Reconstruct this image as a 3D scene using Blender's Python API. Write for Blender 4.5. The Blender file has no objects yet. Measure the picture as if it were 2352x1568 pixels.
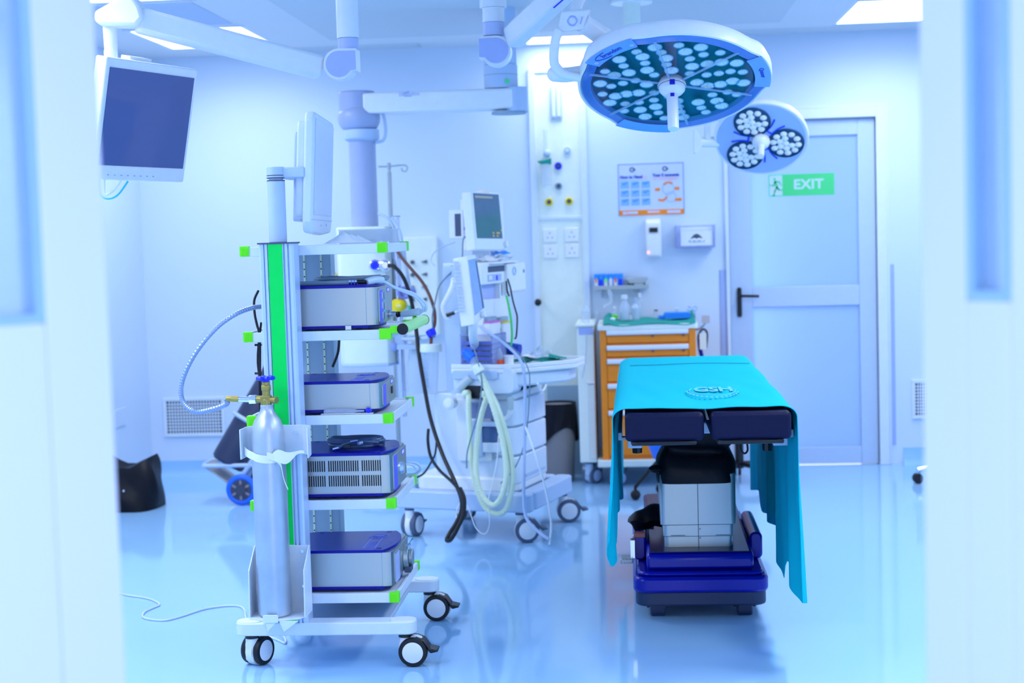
import bpy, bmesh, math, random
from math import sin, cos, pi, radians, atan
from mathutils import Vector, Matrix
random.seed(7)
C = bpy.context.scene.collection
# ------------------------------------------------------------------ camera, world, exposure
FPX = 3500.0
YAW, PITCH, ROLL = radians(4.5), atan(244/3500), radians(1.7)
EYE = Vector((0, 0, 1.45))
_F0 = Vector((-sin(YAW), cos(YAW), 0)); _R0 = Vector((cos(YAW), sin(YAW), 0)); _U0 = Vector((0, 0, 1))
FW = _F0*cos(PITCH) - _U0*sin(PITCH); _UP = _U0*cos(PITCH) + _F0*sin(PITCH)
RT = _R0*cos(ROLL) - _UP*sin(ROLL); UP = _UP*cos(ROLL) + _R0*sin(ROLL)
cam = bpy.data.cameras.new('camera'); camo = bpy.data.objects.new('camera', cam); C.objects.link(camo)
camo.matrix_world = Matrix(((RT.x, UP.x, -FW.x, EYE.x), (RT.y, UP.y, -FW.y, EYE.y), (RT.z, UP.z, -FW.z, EYE.z), (0, 0, 0, 1)))
cam.sensor_width = 36; cam.lens = FPX/2352*36; cam.clip_start = 0.05
cam.dof.use_dof = True; cam.dof.focus_distance = 5.05; cam.dof.aperture_fstop = 2.8
bpy.context.scene.camera = camo
world = bpy.data.worlds.new('world'); bpy.context.scene.world = world; world.use_nodes = True
bg = world.node_tree.nodes['Background']; bg.inputs[0].default_value = (0.82, 0.90, 1.0, 1); bg.inputs[1].default_value = 1.15
vs = bpy.context.scene.view_settings
vs.view_transform = 'Standard'; vs.look = 'None'; vs.gamma = 1; vs.use_curve_mapping = False; vs.exposure = 0.8
PANEL_W = 2.6            # glow of the panel diffusers
PANEL_E = 9.0           # beam of each panel, watts

def ray(px, py): return FW + RT*((px-1176)/FPX) - UP*((py-784)/FPX)
def W(px, py, Y): d = ray(px, py); return EYE + d*(Y/d.y)          # the point seen at a pixel, at depth Y
def WZ(px, py, z): d = ray(px, py); return EYE + d*((z-EYE.z)/d.z)
def proj(p):
    v = Vector(p)-EYE; k = v.dot(FW); return 1176+FPX*v.dot(RT)/k, 784-FPX*v.dot(UP)/k
def WX(px, py, x): d = ray(px, py); return EYE + d*(x/d.x)

# ------------------------------------------------------------------ materials
def lin(c): c /= 255.0; return c/12.92 if c <= 0.04045 else ((c+0.055)/1.055)**2.4
_m = {}
def mat(name, rgb, rough=0.45, metal=0.0, noise=0.04, scale=30.0, bump=0.0, alpha=1.0, trans=0.0, coat=0.0, emit=None, spec=0.5, stretch=None):
    if name in _m: return _m[name]
    m = bpy.data.materials.new(name); m.use_nodes = True; nt = m.node_tree; b = nt.nodes['Principled BSDF']
    col = tuple(lin(v) for v in rgb)
    b.inputs['Base Color'].default_value = (*col, 1)
    b.inputs['Roughness'].default_value = rough; b.inputs['Metallic'].default_value = metal
    b.inputs['Specular IOR Level'].default_value = spec
    if noise or bump:
        tc = nt.nodes.new('ShaderNodeTexCoord'); nz = nt.nodes.new('ShaderNodeTexNoise')
        nz.inputs['Scale'].default_value = scale; nz.inputs['Detail'].default_value = 3
        src = tc.outputs['Object']
        if stretch:
            mp = nt.nodes.new('ShaderNodeMapping'); mp.inputs['Scale'].default_value = stretch
            nt.links.new(src, mp.inputs['Vector']); src = mp.outputs['Vector']
        nt.links.new(src, nz.inputs['Vector'])
        if noise:
            mx = nt.nodes.new('ShaderNodeMix'); mx.data_type = 'RGBA'
            mx.inputs[6].default_value = (*[v*(1-noise) for v in col], 1); mx.inputs[7].default_value = (*[min(1, v*(1+noise)) for v in col], 1)
            nt.links.new(nz.outputs['Fac'], mx.inputs[0]); nt.links.new(mx.outputs[2], b.inputs['Base Color'])
        if bump:
            bp = nt.nodes.new('ShaderNodeBump'); bp.inputs['Strength'].default_value = bump; bp.inputs['Distance'].default_value = 0.01
            nt.links.new(nz.outputs['Fac'], bp.inputs['Height']); nt.links.new(bp.outputs['Normal'], b.inputs['Normal'])
    if alpha < 1: b.inputs['Alpha'].default_value = alpha
    if trans: b.inputs['Transmission Weight'].default_value = trans
    if coat: b.inputs['Coat Weight'].default_value = coat; b.inputs['Coat Roughness'].default_value = 0.05
    if emit:
        b.inputs['Emission Color'].default_value = (*emit[0], 1); b.inputs['Emission Strength'].default_value = emit[1]
    _m[name] = m; return m
DOORP = mat('door_paint', (202, 214, 248), 0.4, noise=0.015, scale=2)
WALL = mat('wall_paint', (214, 231, 254), 0.5, noise=0.015, scale=2)
CEIL = mat('ceiling_paint', (222, 229, 238), 0.6, noise=0.015, scale=3)
LAF = mat('laminar_screen', (206, 217, 228), 0.6, noise=0.02, scale=40)
FLOOR = mat('floor_vinyl', (160, 208, 254), 0.075, noise=0.03, scale=1.2, spec=0.6)
WHITE = mat('white_powder_coat', (222, 235, 254), 0.35)
WHITE2 = mat('white_plastic', (238, 243, 252), 0.3)
GREYW = mat('cool_grey_paint', (188, 210, 242), 0.4)
LAV = mat('lavender_grey', (176, 192, 244), 0.4)
GREY = mat('steel_grey', (150, 178, 200), 0.45)  # grey of many parts; also the painted-in shade of the cart's far post
PEND = mat('pendant_grey', (168, 182, 220), 0.35)
DKGREY = mat('dark_grey', (70, 84, 112), 0.5)
TYREG = mat('grey_rubber', (82, 98, 128), 0.55)
BLACK = mat('black_rubber', (5, 7, 16), 0.5)
BLKPL = mat('black_plastic', (5, 7, 16), 0.3)
NAVY = mat('navy_vinyl', (6, 14, 56), 0.5, spec=.2, bump=0.15, scale=120)
BAG = mat('black_nylon', (5, 6, 18), 0.45, spec=.25, bump=0.5, scale=14)
STEEL = mat('brushed_steel', (174, 184, 186), 0.36, 0.85, noise=0.06, scale=60, stretch=(2, 2, 40))
CHROME = mat('chrome', (215, 222, 240), 0.14, 1.0, noise=0)
ALU = mat('scuffed_aluminium', (190, 200, 212), 0.38, 0.7, noise=0.22, scale=9, bump=0.08)
ALUP = mat('anodised_profile', (194, 218, 255), 0.35, 0.15)
BRASS = mat('brass', (176, 158, 86), 0.35, 0.75, noise=0.1)
BLUEPL = mat('royal_blue_plate', (4, 2, 148), 0.3, spec=.35)
BLUEK = mat('blue_knob', (8, 40, 255), 0.3)
BLUEB = mat('blue_base_paint', (1, 14, 160), 0.22, spec=.4)
DKBASE = mat('slate_skirt', (22, 42, 80), 0.4)
GREEN = mat('green_stripe', (0, 232, 96), 0.4, spec=0.2)
LIME = mat('lime_plastic', (110, 250, 10), 0.35)
LIMEL = mat('light_green_grip', (170, 246, 150), 0.35)
TEAL = mat('teal_cloth', (0, 192, 212), 0.85, bump=0.12, scale=9, noise=0.03, spec=0.1)
GREENC = mat('green_cloth', (8, 150, 140), 0.8, bump=0.3, scale=40)
ORANGE = mat('orange_enamel', (255, 144, 22), 0.4)
OFFW = mat('offwhite_panel', (236, 246, 240), 0.4)
BEIGE = mat('beige_plastic', (196, 190, 196), 0.5)
BROWN = mat('brown_hose', (120, 76, 66), 0.5)
BINB = mat('taupe_plastic', (138, 132, 134), 0.5)
YELLOW = mat('yellow_plastic', (246, 220, 0), 0.35)
CREAM = mat('corrugated_cream', (224, 240, 216), 0.4)
HOSEG = mat('grey_cable', (116, 142, 164), 0.45)
HOSEL = mat('pale_cable', (196, 216, 240), 0.4)
SCREEN = mat('dark_screen', (74, 92, 150), 0.06, noise=0.06, scale=3)
SCRDIM = mat('dim_screen', (196, 214, 254), 0.2)
SCRGRN = mat('monitor_glass', (70, 104, 130), 0.12, noise=0.12, scale=12)
CLEAR = mat('clear_plastic', (214, 232, 255), 0.12, alpha=0.35)
CLEARV = mat('violet_clear_plastic', (170, 186, 248), 0.15, alpha=0.4)
CLEARB = mat('blue_clear_plastic', (176, 208, 252), 0.12, alpha=0.45)
INK = mat('blue_ink', (50, 80, 190), 0.6, noise=0)
INKD = mat('dark_ink', (36, 52, 120), 0.6, noise=0)
INKR = mat('pale_red_ink', (250, 190, 200), 0.6, noise=0)
PINK = mat('magenta_mark', (240, 120, 220), 0.5)
REDO = mat('red_orange', (240, 90, 50), 0.5)
PRINTB = mat('poster_blue', (136, 190, 255), 0.6, noise=0)
PAPER = mat('poster_paper', (206, 220, 255), 0.6)
SIGNG = mat('sign_green', (66, 214, 132), 0.5, noise=0)
SIGNW = mat('sign_pale', (196, 222, 250), 0.5, noise=0)
PURPLE = mat('violet_label', (92, 92, 246), 0.4)
TEALD = mat('lamp_backplate', (10, 74, 120), 0.35)
LEDG = mat('led_reflector', (250, 252, 255), 0.2, 0.1, noise=0)
GUARD = mat('corner_guard', (166, 186, 238), 0.45)
DARK = mat('void_black', (14, 16, 24), 0.7)
LAMP = mat('light_diffuser', (255, 255, 255), 0.5, noise=0, emit=((0.92, 0.96, 1.0), PANEL_W))
REDLED = mat('red_indicator', (255, 120, 110), 0.4, noise=0, emit=((1, .25, .2), 2.0))
def frosted():
    m = bpy.data.materials.new('frosted_glass'); m.use_nodes = True; nt = m.node_tree; b = nt.nodes['Principled BSDF']
    b.inputs['Base Color'].default_value = (lin(172), lin(202), lin(236), 1); b.inputs['Roughness'].default_value = 0.3
    tr = nt.nodes.new('ShaderNodeBsdfTranslucent'); tr.inputs[0].default_value = (0.62, 0.78, 1.0, 1)
    mx = nt.nodes.new('ShaderNodeMixShader'); mx.inputs[0].default_value = 0.35
    nt.links.new(b.outputs[0], mx.inputs[1]); nt.links.new(tr.outputs[0], mx.inputs[2])
    nt.links.new(mx.outputs[0], nt.nodes['Material Output'].inputs[0]); return m
FROST = frosted()

# ------------------------------------------------------------------ mesh builder
def frame_of(d):
    d = Vector(d).normalized(); a = Vector((0, 0, 1)) if abs(d.z) < 0.9 else Vector((1, 0, 0))
    u = a.cross(d).normalized(); return u, d.cross(u), d
def smooth_path(pts, k=6):
    pts = [Vector(p) for p in pts]
    if len(pts) < 3: return pts
    out = []
    for i in range(len(pts)-1):
        p0 = pts[max(i-1, 0)]; p1 = pts[i]; p2 = pts[i+1]; p3 = pts[min(i+2, len(pts)-1)]
        for j in range(k):
            t = j/k
            out.append(0.5*((2*p1)+(p2-p0)*t+(2*p0-5*p1+4*p2-p3)*t*t+(3*p1-p0-3*p2+p3)*t**3))
    out.append(pts[-1]); return out
class MB:
    def __init__(s, M=None): s.v = []; s.f = []; s.M = M or Matrix()
    def add(s, vs, fs, T=None):
        b = len(s.v); M = s.M @ T if T else s.M
        s.v += [M @ Vector(p) for p in vs]; s.f += [tuple(i+b for i in f) for f in fs]; return s
    def box(s, x0, x1, y0, y1, z0, z1, T=None):
        if x0 > x1: x0, x1 = x1, x0
        if y0 > y1: y0, y1 = y1, y0
        if z0 > z1: z0, z1 = z1, z0
        return s.add([(x0,y0,z0),(x1,y0,z0),(x1,y1,z0),(x0,y1,z0),(x0,y0,z1),(x1,y0,z1),(x1,y1,z1),(x0,y1,z1)],
              [(0,3,2,1),(4,5,6,7),(0,1,5,4),(1,2,6,5),(2,3,7,6),(3,0,4,7)], T)
    def prism(s, poly, a, b, ax='z', T=None):
        area = sum(poly[i][0]*poly[(i+1) % len(poly)][1]-poly[(i+1) % len(poly)][0]*poly[i][1] for i in range(len(poly)))
        if area < 0: poly = poly[::-1]
        if a > b: a, b = b, a
        n = len(poly)
        def P(p, h): return (p[0], p[1], h) if ax == 'z' else ((h, p[0], p[1]) if ax == 'x' else (p[0], h, p[1]))
        v = [P(p, a) for p in poly]+[P(p, b) for p in poly]
        f = [tuple(range(n))[::-1], tuple(range(n, 2*n))]+[(i, (i+1) % n, n+(i+1) % n, n+i) for i in range(n)]
        if ax == 'y': f = [q[::-1] for q in f]
        return s.add(v, f, T)
    def rbox(s, x0, x1, y0, y1, z0, z1, r, ax='z', n=5, T=None):
        if x0 > x1: x0, x1 = x1, x0
        if y0 > y1: y0, y1 = y1, y0
        if z0 > z1: z0, z1 = z1, z0
        if ax == 'z': a0, a1, b0, b1, h0, h1 = x0, x1, y0, y1, z0, z1
        elif ax == 'y': a0, a1, b0, b1, h0, h1 = x0, x1, z0, z1, y0, y1
        else: a0, a1, b0, b1, h0, h1 = y0, y1, z0, z1, x0, x1
        r = min(r, (a1-a0)/2*.999, (b1-b0)/2*.999); poly = []
        for cx, cy, st in ((a1-r, b1-r, 0), (a0+r, b1-r, 90), (a0+r, b0+r, 180), (a1-r, b0+r, 270)):
            for i in range(n+1):
                t = radians(st+90*i/n); poly.append((cx+r*cos(t), cy+r*sin(t)))
        return s.prism(poly, h0, h1, ax, T)
    def cyl(s, p0, p1, r0, r1=None, n=20, T=None):
        return s.lathe([(r0, 0), (r1 if r1 is not None else r0, 1)], p0, p1, n, T, unit=True)
    def lathe(s, prof, p0, p1, n=24, T=None, unit=False):
        p0 = Vector(p0); p1 = Vector(p1); L = (p1-p0).length; u, w, d = frame_of(p1-p0)
        if not unit: L = 1.0
        v = []; f = []; m = len(prof)
        for r, h in prof:
            for i in range(n):
                t = 2*pi*i/n; v.append(p0+d*(h*L)+u*(r*cos(t))+w*(r*sin(t)))
        for j in range(m-1):
            for i in range(n):
                a = j*n+i; b = j*n+(i+1) % n; f.append((a, b, b+n, a+n))
        if prof[0][0] > 1e-6: f.append(tuple(range(n))[::-1])
        if prof[-1][0] > 1e-6: f.append(tuple(range((m-1)*n, m*n)))
        return s.add(v, f, T)
    def tube(s, pts, r, n=8, k=6, closed=False, ring=None, T=None):
        P = smooth_path(pts, k) if k else [Vector(p) for p in pts]
        m = len(P); v = []; f = []; u = None
        for i in range(m):
            d = (P[(i+1) % m if closed else min(i+1, m-1)]-P[(i-1) % m if closed else max(i-1, 0)])
            if d.length < 1e-9: d = Vector((0, 0, 1))
            d.normalize()
            if u is None: u = frame_of(d)[0]
            u = (u-d*u.dot(d)).normalized(); w = d.cross(u)
            rr = r*(ring if ring and i % 2 else 1)
            for j in range(n):
                t = 2*pi*j/n; v.append(P[i]+u*(rr*cos(t))+w*(rr*sin(t)))
        for i in range(m if closed else m-1):
            for j in range(n):
                a = i*n+j; b = i*n+(j+1) % n; c = ((i+1) % m)*n; f.append((a, b, c+(j+1) % n, c+j))
        if not closed: f.append(tuple(range(n))[::-1]); f.append(tuple(range((m-1)*n, m*n)))
        return s.add(v, f, T)
    def ball(s, c, r, n=16, m=10, T=None):
        if not hasattr(r, '__len__'): r = (r, r, r)
        v = [(c[0], c[1], c[2]-r[2])]; f = []
        for j in range(1, m):
            a = -pi/2+pi*j/m
            for i in range(n):
                t = 2*pi*i/n; v.append((c[0]+r[0]*cos(a)*cos(t), c[1]+r[1]*cos(a)*sin(t), c[2]+r[2]*sin(a)))
        v.append((c[0], c[1], c[2]+r[2])); e = len(v)-1
        for i in range(n): f.append((0, 1+(i+1) % n, 1+i)); f.append((e, e-n+i, e-n+(i+1) % n))
        for j in range(m-2):
            for i in range(n):
                a = 1+j*n+i; b = 1+j*n+(i+1) % n; f.append((a, b, b+n, a+n))
        return s.add(v, f, T)
    def torus(s, c, ax, R, r, n=28, m=8, T=None):
        u, w, d = frame_of(ax); c = Vector(c)
        return s.tube([c+u*(R*cos(2*pi*i/n))+w*(R*sin(2*pi*i/n)) for i in range(n)], r, m, 0, True, T=T)
    def sheet(s, fn, nu, nv, th=0.003, T=None):          # a surface fn(u,v) with real thickness
        P = [[Vector(fn(i/nu, j/nv)) for j in range(nv+1)] for i in range(nu+1)]; v = []; f = []; N = (nu+1)*(nv+1)
        for sgn in (0.5, -0.5):
            for i in range(nu+1):
                for j in range(nv+1):
                    du = P[min(i+1, nu)][j]-P[max(i-1, 0)][j]; dv = P[i][min(j+1, nv)]-P[i][max(j-1, 0)]
                    nn = du.cross(dv); nn = nn.normalized() if nn.length > 1e-12 else Vector((0, 0, 1))
                    v.append(P[i][j]+nn*(th*sgn))
        q = lambda i, j: i*(nv+1)+j
        for i in range(nu):
            for j in range(nv):
                a, b, c, d = q(i, j), q(i+1, j), q(i+1, j+1), q(i, j+1); f.append((a, b, c, d)); f.append((a+N, d+N, c+N, b+N))
        for i in range(nu): f.append((q(i+1, 0), q(i, 0), q(i, 0)+N, q(i+1, 0)+N)); f.append((q(i, nv), q(i+1, nv), q(i+1, nv)+N, q(i, nv)+N))
        for j in range(nv): f.append((q(0, j), q(0, j+1), q(0, j+1)+N, q(0, j)+N)); f.append((q(nu, j+1), q(nu, j), q(nu, j)+N, q(nu, j+1)+N))
        return s.add(v, f, T)
    def text(s, txt, size, T, ext=0.0006, align='CENTER', bold=0.0, sx=1.0):
        cu = bpy.data.curves.new('t', 'FONT'); cu.body = txt; cu.size = size; cu.align_x = align; cu.align_y = 'CENTER'; cu.extrude = ext; cu.offset = bold; cu.resolution_u = 3
        o = bpy.data.objects.new('t', cu); C.objects.link(o); dg = bpy.context.evaluated_depsgraph_get(); me = o.evaluated_get(dg).to_mesh()
        s.add([(v.co.x*sx, v.co.y, v.co.z) for v in me.vertices], [tuple(p.vertices) for p in me.polygons], T)
        o.evaluated_get(dg).to_mesh_clear(); bpy.data.objects.remove(o); bpy.data.curves.remove(cu); return s
    def wb(s, px0, py0, px1, py1, Y, dep, r=0, ax='y'):  # box whose front face spans two pixels at depth Y
        a = W(px0, py0, Y); b = W(px1, py1, Y)
        if r: return s.rbox(a.x, b.x, Y, Y+dep, a.z, b.z, r, ax)
        return s.box(a.x, b.x, Y, Y+dep, a.z, b.z)
    def build(s, name, m, parent=None, bevel=0.0, ang=35, loc=None):
        me = bpy.data.meshes.new(name); v = s.v
        if loc is not None: v = [p-Vector(loc) for p in v]
        me.from_pydata([tuple(p) for p in v], [], s.f); me.validate(); bm = bmesh.new(); bm.from_mesh(me); bmesh.ops.recalc_face_normals(bm, faces=bm.faces); bm.to_mesh(me); bm.free(); me.update()
        me.materials.append(m); me.shade_smooth(); me.set_sharp_from_angle(angle=radians(ang))
        o = bpy.data.objects.new(name, me); C.objects.link(o)
        if parent is not None: o.parent = parent
        if loc is not None: o.location = loc
        if bevel:
            bv = o.modifiers.new('bevel', 'BEVEL'); bv.width = bevel; bv.segments = 2; bv.limit_method = 'ANGLE'; bv.angle_limit = radians(40)
        return o
def tag(o, label, cat, group=None, kind=None):
    if label: o['label'] = label
    if cat: o['category'] = cat
    if group: o['group'] = group
    if kind: o['kind'] = kind
    return o
class Thing:
    def __init__(s, name, label, cat, loc=(0, 0, 0), rot=(0, 0, 0), group=None):
        s.o = bpy.data.objects.new(name, None); C.objects.link(s.o); s.o.location = loc; s.o.rotation_euler = rot; s.o.empty_display_size = 0.1
        from mathutils import Euler
        s.mw = Matrix.Translation(Vector(loc)) @ Euler(rot).to_matrix().to_4x4(); s.inv = s.mw.inverted()
        tag(s.o, label, cat, group)
    def w(s): return MB(s.inv)                            # author in room coordinates
    def l(s): return MB()                                 # author in the thing's own coordinates
def single(name, mb, m, label, cat, group=None, bevel=0.0, ang=35, kind=None):
    xs = [p.x for p in mb.v]; ys = [p.y for p in mb.v]; zs = [p.z for p in mb.v]
    o = mb.build(name, m, None, bevel, ang, loc=((min(xs)+max(xs))/2, (min(ys)+max(ys))/2, min(zs)))
    return tag(o, label, cat, group, kind)
def struct(name, mb, m, parent=None, bevel=0.0):
    o = mb.build(name, m, parent, bevel)
    if parent is None: o['kind'] = 'structure'
    return o
def copy_tree(o, parent=None):
    c = o.copy(); C.objects.link(c); c.parent = parent
    for ch in list(o.children): copy_tree(ch, c)
    return c
FACE_Y = Matrix(((1, 0, 0, 0), (0, 0, -1, 0), (0, 1, 0, 0), (0, 0, 0, 1)))     # text facing the camera side (-Y)
def at(p, R=FACE_Y): return Matrix.Translation(Vector(p)) @ R
# ------------------------------------------------------------------ room shell
XL, XR, YF, YB, H = -3.02, 2.75, 1.42, 9.30, 2.60
struct('floor', MB().box(XL-.12, XR+.12, -2.2, YB+.12, -.1, 0), FLOOR)
struct('ceiling', MB().box(XL-.12, XR+.12, YF-.12, YB+.12, H, H+.1), CEIL)
DX0, DX1, DH = .60, 1.48, 2.09                       # doorway with the exit door
struct('wall_back', MB().box(XL-.12, DX0, YB, YB+.12, 0, H).box(DX1, XR+.12, YB, YB+.12, 0, H).box(DX0, DX1, YB, YB+.12, DH, H), WALL)
struct('wall_left', MB().box(XL-.12, XL, YF-.12, YB, 0, H), WALL)
struct('wall_right', MB().box(XR, XR+.12, YF-.12, YB, 0, H), WALL)
struct('wall_front', MB().box(XL, -1.30, YF-.12, YF, 0, H).box(.88, XR, YF-.12, YF, 0, H).box(-1.30, .88, YF-.12, YF, 2.25, H), WALL)
def cove(mb, along, a, b, c, sgn):                   # vinyl floor turned up the wall
    prof = [(0, 0), (.055, 0), (.03, .008), (.014, .024), (.006, .05), (.004, .10), (0, .10)]
    if along == 'x': mb.prism([(c-p[0], p[1]) for p in prof], a, b, 'x')
    else: mb.prism([(c+sgn*p[0], p[1]) for p in prof], a, b, 'y')
b = MB(); cove(b, 'x', XL, DX0-.1, YB, 1); cove(b, 'x', DX1+.14, XR, YB, 1); struct('baseboard_back', b, FLOOR)
b = MB(); cove(b, 'y', YF, YB, XL, 1); struct('baseboard_left', b, FLOOR)
b = MB(); cove(b, 'y', YF, YB, XR, -1); struct('baseboard_right', b, FLOOR)
# dropped laminar airflow unit in the middle of the ceiling
struct('trim_1', MB().box(-1.95, 1.16, 3.3, 8.76, 2.565, H), CEIL, bevel=.004)
struct('trim_2', MB().box(-1.62, .84, 3.6, 8.42, 2.553, 2.5655), LAF)
struct('trim_3', MB().box(-1.95, -1.22, 8.86, 9.22, 2.592, H+.01), LAF)
struct('trim_4', MB().box(.1, 1.9, 8.93, 9.24, 2.592, H+.01), LAF)
# light panels
def panel(x0, x1, y0, y1, label, k=1.0):
    t = Thing('ceiling_light', label, 'light', ((x0+x1)/2, (y0+y1)/2, H), group='square ceiling light panels')
    t.w().box(x0-.03, x1+.03, y0-.03, y0, 2.588, H+.01).box(x0-.03, x1+.03, y1, y1+.03, 2.588, H+.01).box(x0-.03, x0, y0, y1, 2.588, H+.01).box(x1, x1+.03, y0, y1, 2.588, H+.01).build('frame', WHITE, t.o)
    t.w().box(x0, x1, y0, y1, 2.591, 2.597).build('diffuser', LAMP, t.o)
    la = bpy.data.lights.new('panel_beam', 'AREA'); la.shape = 'RECTANGLE'; la.size = x1-x0; la.size_y = y1-y0; la.energy = k*PANEL_E*(x1-x0)*(y1-y0)/.504; la.color = (.92, .96, 1); la.spread = radians(155)
    lo_ = bpy.data.objects.new('panel_beam', la); C.objects.link(lo_); lo_.parent = t.o; lo_.location = (0, 0, -.012)
panel(-2.62, -2.02, 8.02, 8.80, 'bright ceiling light panel above the left wall monitor arm, back left corner', .5)
panel(1.20, 1.80, 8.02, 8.86, 'bright ceiling light panel at the top right, near the exit door', .65)
panel(-.58, .02, 8.83, 9.23, 'bright ceiling light panel behind the big surgical lamp, against the back wall', .35)
for i, (y, nm) in enumerate(((6.2, 'second from the back wall'), (4.4, 'third from the back wall'), (2.6, 'nearest the doorway'))):  # panels out of view, added because the room needs their light
    panel(-2.62, -2.02, y, y+.84, 'unseen added ceiling light panel over the left side of the room, '+nm, (.8, 1.1, 1.3)[i])
    panel(1.20, 1.80, y, y+.84, 'unseen added ceiling light panel over the right side of the room, '+nm, (1.0, 1.2, 1.3)[i])
# perforated ceiling diffuser, upper left
t = Thing('ceiling_vent', 'slotted pale ceiling air diffuser above the hanging monitor', 'vent', (-2.3, 7.3, H))
t.w().box(-2.66, -1.98, 6.98+.1, 7.90, 2.586, H+.01).build('frame', CEIL, t.o)
m = t.w()
for i in range(26): m.box(-2.62, -2.02, 7.12+i*.029, 7.135+i*.029, 2.583, 2.588)
m.build('slots', GREYW, t.o)

# exit door
D = MB(); D.M = Matrix()
fy = YB-.02
b = MB().box(DX0-.022, DX0, fy, YB+.12, 0, DH+.06).box(DX1, DX1+.06, fy, YB+.12, 0, DH+.06).box(DX0, DX1, fy, YB+.12, DH, DH+.06)
b.box(DX1+.06, DX1+.075, fy+.008, YB+.02, 0, DH+.075).box(DX0-.022, DX1+.06, fy+.008, YB+.02, DH+.06, DH+.075)
struct('trim_5', b, WHITE, bevel=.004)
ly = YB+.015
dl = MB().box(DX0+.001, DX0+.135, ly, ly+.045, .004, DH-.001).box(DX1-.105, DX1-.001, ly, ly+.045, .004, DH-.001)
dl.box(DX0+.135, DX1-.105, ly, ly+.045, DH-.10, DH-.001).box(DX0+.135, DX1-.105, ly, ly+.045, .97, 1.09).box(DX0+.135, DX1-.105, ly, ly+.045, .008, .11)
door = struct('door_1', dl, GREYW, bevel=.003)
MB().box(DX0+.13, DX1-.10, ly+.016, ly+.024, 1.085, DH-.095).build('upper_pane', FROST, door)
MB().box(DX0+.13, DX1-.10, ly+.016, ly+.024, .105, .975).build('lower_pane', FROST, door)
hb = MB(); p0 = W(1698, 660, ly-.01); p1 = W(1702, 728, ly-.01)
hb.rbox(p0.x-.014, p0.x+.014, ly-.012, ly, p1.z, p0.z, .012, 'y')
hz = W(1700, 679, ly).z
hb.cyl((p0.x, ly-.05, hz), (p0.x, ly-.008, hz), .010).tube([(p0.x, ly-.05, hz), (p0.x+.03, ly-.052, hz), (p0.x+.115, ly-.05, hz-.004)], .009)
hb.build('door_handle', BLKPL, door, .002)
# light in the space behind the exit door, close to its left jamb
ll = bpy.data.lights.new('back_corridor_light', 'AREA'); ll.energy = 9; ll.size = .25; ll.size_y = 2.0; ll.shape = 'RECTANGLE'; ll.color = (.85, .94, 1)
lo = bpy.data.objects.new('back_corridor_light', ll); C.objects.link(lo); lo.location = (DX0+.02, YB+.42, 1.1); lo.rotation_euler = (radians(-90), 0, radians(-14))
# exit sign stuck on the pane
sy = ly+.0155
s0 = W(1765, 402, sy); s1 = W(1917, 449, sy); wS = s1.x-s0.x; zt = (W(1765, 402, sy).z+W(1917, 396, sy).z)/2; zb = (W(1767, 452, sy).z+W(1917, 446, sy).z)/2; hS = zt-zb
t = Thing('exit_sign', 'green EXIT sign with running figure on the frosted door pane', 'sign', (s0.x+wS/2, sy, zb))
t.w().box(s0.x, s1.x, sy-.001, sy, zb, zt).build('sign_plate', SIGNG, t.o)
t.w().box(s0.x+.006, s0.x+hS*.62, sy-.002, sy-.001, zb+.006, zt-.006).build('pictogram_panel', SIGNW, t.o)
g = t.w(); X0 = s0.x; k = hS/100.0
def qp(x, z): return (X0+x*k, zb+z*k)
def limb(mb, a, b2, w):
    a = Vector(qp(*a)); b2 = Vector(qp(*b2)); d = (b2-a).normalized()*w*k/2; n = Vector((-d.y, d.x))
    mb.prism([(a-d+n)[:], (a-d-n)[:], (b2+d-n)[:], (b2+d+n)[:]], sy-.003, sy-.002, 'y')
g.cyl((qp(27, 80)[0], sy-.003, qp(27, 80)[1]), (qp(27, 80)[0], sy-.002, qp(27, 80)[1]), 6*k, n=14)
limb(g, (30, 66), (38, 42), 13)
for a, b2, w in (((30, 66), (22, 50), 6), ((22, 50), (8, 52), 6), ((34, 68), (48, 66), 6), ((48, 66), (56, 52), 6), ((37, 40), (28, 24), 8), ((28, 24), (22, 6), 7), ((22, 4), (28, 4), 6), ((39, 40), (46, 30), 8), ((46, 30), (66, 28), 6)): limb(g, a, b2, w)
g.build('running_figure', SIGNG, t.o)
t.w().text('EXIT', hS*.62, at((s0.x+wS*.605, sy-.0015, (zt+zb)/2)), bold=.0016, sx=1.08).build('lettering', SIGNW, t.o)

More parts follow.
